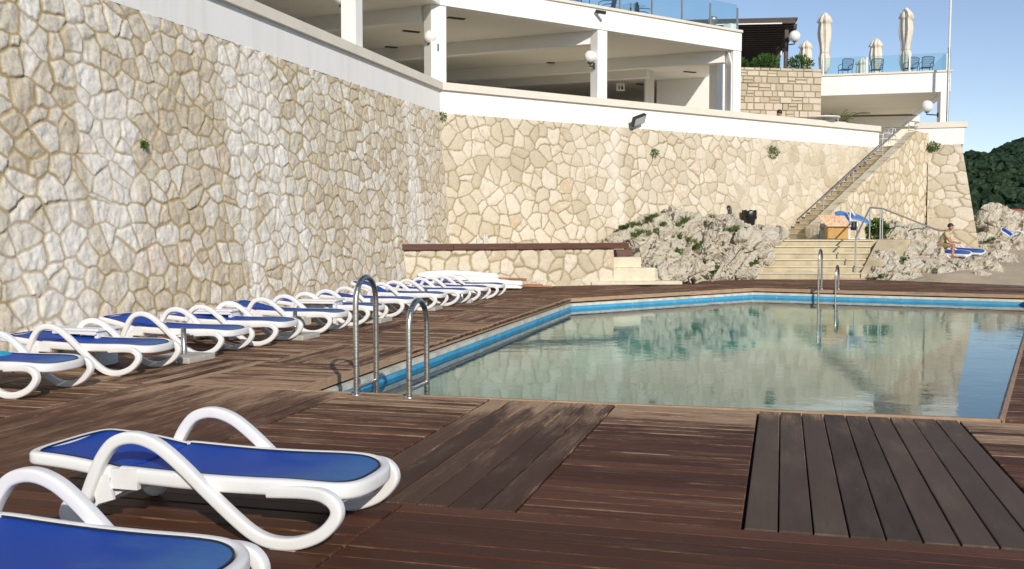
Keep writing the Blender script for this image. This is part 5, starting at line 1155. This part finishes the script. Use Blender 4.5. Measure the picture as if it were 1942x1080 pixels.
# ================================================================== pool ladders
def ladder(base, out, side, hts, gap, label, r=.024, foot=0.0, reach=.46):
    t = wroot('pool_ladder', tuple(base)); out = out.normalized()
    for k, h in enumerate(hts):
        b = Vector(base) + side * (gap * k); rr = reach / 2; pts = [b + Vector((0, 0, foot))]
        pts += [b + Vector((0, 0, h - rr))]
        for i in range(1, 13):
            a = math.pi * i / 12; pts.append(b + out * (rr - rr * math.cos(a)) + Vector((0, 0, h - rr + rr * math.sin(a) * 1.0)))
        pts += [b + out * reach + Vector((0, 0, .3)), b + out * (reach + .01) + Vector((0, 0, -1.0))]
        mb = MB(); mb.tube(pts, r, 14); hr_ = mb.build('handrail', M['steel'], t, 'world')
        mb = MB(); mb.lathe([(.045, foot), (.045, foot + .012), (.028, foot + .02)], (b.x, b.y, 0), 14); fl2 = mb.build('flange', M['steel'], hr_, False); fl2.location = -Vector(t['org'])
        mb = MB(); mb.tube([b + Vector((0, 0, .07)), b + out * reach + Vector((0, 0, .07))], r * .72, 10); mb.build('crossbar', M['steel'], t, 'world')
    for z in (-.35, -.6, -.85):
        a = Vector(base) + out * reach + Vector((0, 0, z)); c = (a + a + side * gap) / 2; mb = MB(); mb.beam(a, a + side * gap, .09, .03); mb.build('step', M['steel'], t, 'world')
    T(t, label, 'pool ladder', 'steel pool ladders')
w3, p3 = Vector((wd.x, wd.y, 0)), Vector((pd.x, pd.y, 0))
la = G(676, 750); lb_ = G(776, 755); sv = (lb_ - la)
ladder(la, w3, sv.normalized(), (1.06, .855), sv.length, 'brushed steel pool ladder rails at the near left pool corner', r=.026)
fa = G(1558, 549); fb = G(1590, 549); ds = (fb - fa); ow = Vector((-(B3 - B2).normalized().y, (B3 - B2).normalized().x, 0)); ow = ow if ow.y < 0 else -ow
ladder(fa, ow, ds.normalized(), (1.0, .60), ds.length, 'small steel pool ladder at the far pool edge below the wide steps', r=.024, reach=.5)

# ================================================================== things on the landing
q = AT(1583, 453, 33.6); kz = 1.16; t = wroot('wooden_kiosk_box', (q.x, q.y, kz)); mb = MB(); mb.box((q.x + .05, q.y, kz + .22), (.68, .5, .42), rz=-.12); mb.build('body', M['box_wood'], t, 'world', bevel=.01)
mb = MB(); mb.box((q.x - .20, q.y - .23, kz + .22), (.20, .03, .38), rz=-.12); mb.build('door', M['box_wood'], t, 'world', bevel=.008)
mb = MB(); vs = [Vector((q.x, q.y, 0)) + Vector(v) for v in ((-.38, -.33, kz + .43), (.42, -.40, kz + .43), (.36, .12, kz + .76), (-.52, .18, kz + .78))]; mb.add(vs + [v + Vector((0, .02, .03)) for v in vs], [(0, 3, 2, 1), (4, 5, 6, 7), (0, 1, 5, 4), (1, 2, 6, 5), (2, 3, 7, 6), (3, 0, 4, 7)]); mb.build('roof', M['shingle'], t, 'world')
T(t, 'small yellow wooden box with orange shingled lid on the landing', 'box')
q = AT(1614, 453, 33.9); t = wroot('blue_covered_stand', (q.x, q.y, kz)); 
def curved(x0, x1, z0, z1, y0, y1, th):
    mb = MB(); n = 8; vs = []
    for i in range(n + 1):
        f = i / n; x = x0 + (x1 - x0) * f; z = z0 + (z1 - z0) * f + .04 * math.sin(f * math.pi)
        vs += [(q.x + x, q.y + y0, z - .09), (q.x + x, q.y + y1, z + .10), (q.x + x, q.y + y1, z + .10 + th), (q.x + x, q.y + y0, z - .09 + th)]
    fs_ = [(4 * i + k, 4 * i + (k + 1) % 4, 4 * i + 4 + (k + 1) % 4, 4 * i + 4 + k) for i in range(n) for k in range(4)] + [(0, 1, 2, 3), (4 * n + 3, 4 * n + 2, 4 * n + 1, 4 * n)]
    mb.add(vs, fs_, 0, False); return mb
curved(-.42, -.02, kz + .62, kz + .60, -.10, .30, .05).build('blue_panel', M['blue_cover'], t, 'world'); curved(.0, .66, kz + .76, kz + .52, -.10, .35, .06).build('blue_panel', M['blue_cover'], t, 'world')
curved(-.42, -.02, kz + .78, kz + .76, .15, .45, .05).build('blue_panel', M['blue_cover'], t, 'world')
for x, h in ((-.05, .95), (-.10, .6), (.20, .6)):
    mb = MB(); mb.box((q.x + x, q.y + .0, kz + h / 2), (.035, .035, h)); mb.build('post', M['white_metal'], t, 'world')
mb = MB(); mb.tube([(q.x - .06, q.y, kz + 1.03), (q.x + .12, q.y + .05, kz + .80)], .035, 8); mb.build('arm', M['white_metal'], t, 'world'); mb = MB(); mb.box((q.x + .15, q.y + .02, kz + .02), (.6, .3, .03)); mb.build('foot_plate', M['white_metal'], t, 'world'); mb = MB(); mb.lathe([(.10, kz + .3), (.11, kz + .55), (.1, kz + .6)], (q.x + .12, q.y + .15, 0), 12); mb.build('drum', M['iron'], t, 'world')
T(t, 'stand with sloping blue covers on white metal posts beside the yellow box', 'stand')
# bottles on the ledge
for i, (px, h, lb) in enumerate(((906, .27, 'clear glass bottle standing alone on the dark ledge'), (918.5, .28, 'clear glass bottle on the ledge, left one of the touching pair'), (922.8, .28, 'clear glass bottle on the ledge, right one of the touching pair'))):
    q = AT(px, 455, 25.55); q.z = 1.128; mb = MB(); mb.lathe([(.034, 0), (.037, .01), (.037, h * .55), (.03, h * .66), (.014, h * .78), (.013, h * .95), (.016, h * .96), (.016, h)], q, 14); T(mb.build('bottle', M['bottle']), lb, 'bottle', 'bottles on the ledge')
# bin bag and pipe on the far wall
def far_at(px, py, off=.3):
    s_ = C + nF * off; k = (px - CX) / F; t = (k * s_.y - s_.x) / (uF.x - k * uF.y); return AT(px, py, s_.y + uF.y * t)
q = far_at(1421, 413, .62); t = wroot('waste_bin', (q.x, q.y, q.z - .28)); mb = MB(); vs = []; seg = 40; prof = [(.17, -.28), (.19, -.24), (.205, -.08), (.215, -.06), (.25, -.02), (.235, .10), (.25, .20), (.22, .25), (.17, .235), (.16, .1)]
for k, (rad, z) in enumerate(prof):
    for s_i in range(seg): a = 2 * math.pi * s_i / seg; m_ = 1 + (.07 * math.sin(a * 9 + k) + .05 * math.sin(a * 17 + 2 * k)) * (k > 2); vs.append((q.x + rad * m_ * math.cos(a), q.y + rad * m_ * math.sin(a), q.z + z + .02 * math.sin(a * 7) * (k > 5)))
mb.add(vs, [(a * seg + b, a * seg + (b + 1) % seg, (a + 1) * seg + (b + 1) % seg, (a + 1) * seg + b) for a in range(len(prof) - 1) for b in range(seg)], 0, True); mb.add(vs[:seg], [tuple(range(seg))]); mb.build('bin_bag', M['bag'], t, 'world'); mb = MB(); mb.tube([(q.x, q.y, q.z - .5), (q.x, q.y, q.z - .27)], .03, 8); mb.beam((q.x, q.y + .1, q.z), (q.x - .2, q.y + .4, q.z), .04, .04); mb.build('bracket', M['dark'], t, 'world'); T(t, 'black bin bag hung in a waste bin against the far stone wall', 'waste bin')
q = far_at(1384, 392, .40); mb = MB(); mb.tube([(q.x - .02, q.y + .15, q.z), (q.x - .02, q.y, q.z), (q.x + .02, q.y, q.z - .05), (q.x + .05, q.y - .05, q.z - .62)], .045, 10); T(mb.build('drain_pipe', M['dark']), 'short dark drain pipe on the far stone wall left of the bin', 'pipe')

# ================================================================== people
def skin_mesh(name, verts, edges, mat, parent, levels=2, root=0):
    bm = bmesh.new(); ly = bm.verts.layers.skin.verify(); vs = []
    for i, (co, r) in enumerate(verts):
        v = bm.verts.new(co); v[ly].radius = (r, r) if not hasattr(r, '__len__') else r; v[ly].use_root = (i == root); vs.append(v)
    for a, b in edges: bm.edges.new((vs[a], vs[b]))
    me = bpy.data.meshes.new(name); bm.to_mesh(me); bm.free(); o = bpy.data.objects.new(name, me); COL.objects.link(o)
    m1 = o.modifiers.new('s', 'SKIN'); m1.use_smooth_shade = True; m2 = o.modifiers.new('u', 'SUBSURF'); m2.levels = m2.render_levels = levels
    dg = bpy.context.evaluated_depsgraph_get(); m3 = bpy.data.meshes.new_from_object(o.evaluated_get(dg)); o.modifiers.clear(); o.data = m3; m3.name = name
    m3.materials.clear(); m3.materials.append(mat); m3.polygons.foreach_set('use_smooth', np.ones(len(m3.polygons), bool)); m3.update()
    if parent: o.parent = parent
    return o
def person(loc, rz, pose, label, cap=True, shirt='khaki', shorts='shorts'):
    t = empty('person', loc, rz); V_, E_ = [], []
    def v(co, r, frm=None):
        V_.append((co, r)); i = len(V_) - 1
        if frm is not None: E_.append((frm, i))
        return i
    S_ = pose
    hip = v((0, 0, .10), .14); bel = v(S_['belly'], .135, hip); che = v(S_['chest'], .15, bel); nb = v(S_['neckbase'], .075, che); nk = v(S_['neck'], .055, nb)
    hx_, hz_ = S_['head']; h1 = v((hx_ - .01, 0, hz_ - .06), .072, nk); h2 = v((hx_, 0, hz_ + .03), .095, h1); h3 = v((hx_ - .01, 0, hz_ + .10), .075, h2)
    nose = v((hx_ + .105, 0, hz_ - .01), .014, h2)
    for sy in (-1, 1):
        ear = v((hx_ - .005, sy * .098, hz_), .018, h2)
        hj = v((.03, sy * .10, .09), .10, hip); kn_ = v((S_['knee'][0], sy * S_['knee'][1], S_['knee'][2]), .062, hj); an = v((S_['ankle'][0], sy * S_['ankle'][1], S_['ankle'][2]), .038, kn_); to = v((S_['ankle'][0] + .19, sy * (S_['ankle'][1] + .02), S_['ankle'][2] - .05), .034, an)
        cf = v((S_['knee'][0] * .45 + S_['ankle'][0] * .55 - .03, sy * S_['knee'][1], S_['knee'][2] * .62 + S_['ankle'][2] * .38), .055); E_.remove((kn_, an)); E_.append((kn_, cf)); E_.append((cf, an))
        sh = v((S_['chest'][0] + .02, sy * .185, S_['chest'][2] + .07), .07, che); el = v((S_['elbow'][0], sy * S_['elbow'][1], S_['elbow'][2]), .042, sh); wr_ = v((S_['hand'][0] - .09, sy * (S_['hand'][1] + .03), S_['hand'][2] + .01), .027, el)
        pa = v((S_['hand'][0] - .02, sy * S_['hand'][1], S_['hand'][2]), .034, wr_)
        for k in range(4): 
            f1_ = v((S_['hand'][0] + .04, sy * (S_['hand'][1] - .012) + (k - 1.5) * .004, S_['hand'][2] + .03 - k * .02), .010, pa); v((S_['hand'][0] + .075, sy * (S_['hand'][1] - .035), S_['hand'][2] + .022 - k * .018), .008, f1_)
        th = v((S_['hand'][0] + .015, sy * (S_['hand'][1] - .035), S_['hand'][2] + .045), .010, pa)
    skin_mesh('body', V_, E_, M['skin'], t)
    # shirt with short sleeves
    sv_ = [((.0, 0, .13), .155), (S_['belly'], .158), (S_['chest'], .172), (tuple(np.array(S_['neckbase']) - np.array((0.005, 0, .02))), .085)]; se = [(0, 1), (1, 2), (2, 3)]
    for sy in (-1, 1):
        b = len(sv_); s0_ = np.array((S_['chest'][0] + .02, sy * .19, S_['chest'][2] + .07)); e0_ = np.array((S_['elbow'][0], sy * S_['elbow'][1], S_['elbow'][2])); sv_ += [(tuple(s0_), .09), (tuple(s0_ + (e0_ - s0_) * .62), .072)]; se += [(2, b), (b, b + 1)]
    skin_mesh('shirt', sv_, se, M[shirt], t)
    pv = [((0, 0, .09), .155)]; pe = []
    for sy in (-1, 1):
        b = len(pv); k_ = np.array((S_['knee'][0], sy * S_['knee'][1], S_['knee'][2])); h_ = np.array((.03, sy * .10, .09)); pv += [(tuple(h_), .118), (tuple(h_ + (k_ - h_) * .72), .092)]; pe += [(0, b), (b, b + 1)]
    skin_mesh('shorts', pv, pe, M[shorts], t)
    mb = MB(); prof = [(.106 * math.cos(a), .115 * math.sin(a)) for a in np.linspace(-.15, math.pi / 2, 8)]; mb.lathe([(max(r_, 1e-5), z) for r_, z in prof], (hx_ - .012, 0, hz_ + .055), 18, M=Matrix.Rotation(-.25, 3, 'Y'))
    if cap: mb.box((hx_ + .10, 0, hz_ + .075), (.09, .13, .012), M=Matrix.Rotation(.3, 3, 'Y'))
    mb.build('hair', M['hair'], t)
    T(t, label, 'person'); return t
sit = dict(belly=(.05, 0, .27), chest=(.15, 0, .46), neckbase=(.215, 0, .60), neck=(.255, 0, .655), head=(.31, .735), knee=(.43, .15, .13), ankle=(.40, .16, -.26), elbow=(.30, .26, .25), hand=(.58, .06, .20))
hp = mans + Vector((-.30, .05, .40)); person(hp, R(-28), sit, 'man in pale shirt and shorts sitting hunched on a blue lounger by the rocks', cap=True)
sit2 = dict(belly=(.01, 0, .27), chest=(.03, 0, .47), neckbase=(.04, 0, .62), neck=(.045, 0, .68), head=(.06, .77), knee=(.43, .13, .11), ankle=(.42, .13, -.33), elbow=(.14, .26, .25), hand=(.42, .12, .22))
q = far_at(1480, 212, -1.1); person((q.x, q.y, q.z - .85), R(115), sit2, 'dark haired person whose head shows above the long white parapet', cap=False, shirt='white_canvas')
q2 = Vector((q.x, q.y, wz)); chair('metal_chair', (q.x, q.y, wz), R(115) + math.pi / 2 + math.pi, M['white_metal'], True, 'white metal chair under the dark haired person behind the parapet', 'white metal chairs on the lower terrace')

# ================================================================== weeds
from mathutils.bvhtree import BVHTree
bpy.context.view_layer.update()
def hit(objs, px, py):
    d = ray(px, py).normalized(); best = None
    for o in objs:
        bv = hit.cache.get(o.name)
        if bv is None:
            me = o.data; mw = o.matrix_world; bv = BVHTree.FromPolygons([mw @ v.co for v in me.vertices], [p.vertices[:] for p in me.polygons]); hit.cache[o.name] = bv
        h = bv.ray_cast(Vector((0, 0, EYE)), d)
        if h[0] is not None and (best is None or h[3] < best[3]): best = h
    return best[0] if best else None
hit.cache = {}
wr = random.Random(31); GO = bpy.data.objects['ground']; rocks = [o for o in bpy.data.objects if o.name.startswith('rock')]
tufts = [(1164, 412, .22, .22, 'grass tuft at the upper left rim of the limestone outcrop'), (1197, 424, .28, .24, 'broad grass tuft in the hollow left of the outcrop summit'), (1180, 434, .18, .18, 'small grass tuft below the hollow on the outcrop left side'), (1140, 441, .25, .2, 'grass tuft growing at the right end of the wall corner ledge'), (1236, 413, .25, .22, 'grass tuft on the top slab of the outcrop'), (1222, 441, .28, .22, 'spreading grass tuft in the middle of the outcrop left half'), (1256, 428, .14, .14, 'tiny grass tuft right of the spreading tuft'), (1306, 418, .3, .32, 'tall grey green grass clump at the outcrop top centre'), (1348, 416, .28, .26, 'grass clump behind the slanting slab at the outcrop top'), (1293, 453, .28, .3, 'dark green weed at the top of the central cleft in the rocks'), (1322, 467, .24, .26, 'weed halfway down the central cleft in the rocks'), (1397, 434, .26, .26, 'grass tuft on the rocks below the drain pipe'), (1200, 484, .14, .16, 'small weed beside the short step plank'), (1351, 518, .22, .3, 'weed at the foot of the cleft by the deck edge'), (1427, 500, .2, .16, 'green tuft at the left end of the wide steps'), (1287, 476, .12, .1, 'tiny weed in the middle of the lower rock slab'), (1668, 526, .22, .14, 'low green plant by the deck just right of the wide steps'), (1712, 492, .14, .1, 'tiny weed on the low rock heap right of the wide steps'), (1877, 457, .2, .14, 'small green weed beside the tower foot')]
for px, py, r_, h_, lb in tufts:
    p = hit([oc, GO] + rocks, px, py)
    if p is None: continue
    mb = MB(); w_px = r_ / p.y * F; ang_ = wr.uniform(-.2, 1.1)
    for k in range(wr.randint(5, 9)):
        f = wr.gauss(0, .75) * w_px; q = hit([oc, GO] + rocks, px + f * math.cos(ang_) + wr.gauss(0, 2), py - f * math.sin(ang_) * .8 + wr.gauss(0, 2))
        if q is None or abs(q.y - p.y) > .9: continue
        sc = wr.uniform(.25, .8); grass_tuft(mb, q - Vector((0, 0, .05)), r_ * .5 * sc, h_ * sc * 1.15, int(70 * sc) + 12, wr, .010)
        leaf_cluster(mb, q + Vector((0, 0, .02)), (r_ * .5 * sc, r_ * .4 * sc, h_ * .22 * sc), int(50 * sc), .06, wr)
    T(mb.build('weed', M['grass']), lb, 'weed', 'weeds on the rocks')
for px, py, r_, n_, tgt, lb in ((270, 276, .05, 110, lw, 'small green plant growing from a joint of the left stone wall'), (837, 221, .12, 120, fw, 'tiny green sprig under the white band at the wall corner'), (1462, 290, .24, 420, fw, 'round green bush growing out of the far stone wall'), (1238, 291, .14, 140, fw, 'dark little weed in the far wall beneath the floodlight')):
    p = hit([tgt], px, py)
    if p is None: continue
    mb = MB(); leaf_cluster(mb, p + Vector((.03, -.03, 0)), (r_, r_ * .6, r_ * .9), n_, .07 if r_ > .1 else .05, wr, up=.1); T(mb.build('wall_plant', M['leaf']), lb, 'plant')
q = AT(1768, 281, 39.1); mb = MB(); leaf_cluster(mb, q, (.3, .2, .18), 420, .12, wr, thin=.25); grass_tuft(mb, q - Vector((0, 0, .15)), .2, .3, 80, wr); T(mb.build('wall_plant', M['leaf']), 'green plant on top of the tower just below the right parapet', 'plant')
q = AT(1664, 440, 34.6); mb = MB(); leaf_cluster(mb, q, (.34, .3, .42), 900, .14, wr, thin=.5); T(mb.build('shrub', M['leaf']), 'leafy green shrub behind the tall handrail posts', 'shrub')

# ================================================================== light
SUN_AZ = Vector((-.285, .958)); EL = R(24.5)
sd = bpy.data.lights.new('sun', 'SUN'); sd.energy = 3.1; sd.angle = R(.55); sd.color = (1.0, .92, .80); so_ = bpy.data.objects.new('sun', sd); COL.objects.link(so_)
so_.rotation_euler = Vector((SUN_AZ.x * math.cos(EL), SUN_AZ.y * math.cos(EL), -math.sin(EL))).to_track_quat('-Z', 'Y').to_euler(); so_.location = (5, -20, 20)
w_ = bpy.data.worlds.new('World'); scene.world = w_; w_.use_nodes = True; nt = w_.node_tree; sk = nt.nodes.new('ShaderNodeTexSky'); sk.sky_type = 'NISHITA'; sk.sun_disc = False
sk.sun_elevation = EL; sk.sun_rotation = math.atan2(-SUN_AZ.x, -SUN_AZ.y); sk.air_density = 0.8; sk.dust_density = 0.1; sk.ozone_density = 2.2
bgn = nt.nodes['Background']; tm = nt.nodes.new('ShaderNodeMix'); tm.data_type = 'RGBA'; tm.blend_type = 'MULTIPLY'; tm.inputs[0].default_value = 1; nt.links.new(sk.outputs[0], tm.inputs[6]); hs_ = nt.nodes.new('ShaderNodeHueSaturation'); hs_.inputs['Saturation'].default_value = .95; hs_.inputs['Value'].default_value = .80; nt.links.new(sk.outputs[0], hs_.inputs['Color']); nt.links.new(hs_.outputs[0], tm.inputs[6]); tm.inputs[7].default_value = (0.94, 0.86, 0.84, 1); nt.links.new(tm.outputs[2], bgn.inputs[0]); bgn.inputs[1].default_value = 0.15
vs_ = scene.view_settings; vs_.view_transform = 'Standard'; vs_.look = 'None'; vs_.exposure = 0.36; vs_.gamma = 1
scene.cycles.max_bounces = 8; scene.cycles.diffuse_bounces = 4; scene.cycles.glossy_bounces = 4; scene.cycles.transparent_max_bounces = 10
scene.cycles.caustics_reflective = False; scene.cycles.caustics_refractive = False; scene.cycles.use_denoising = True
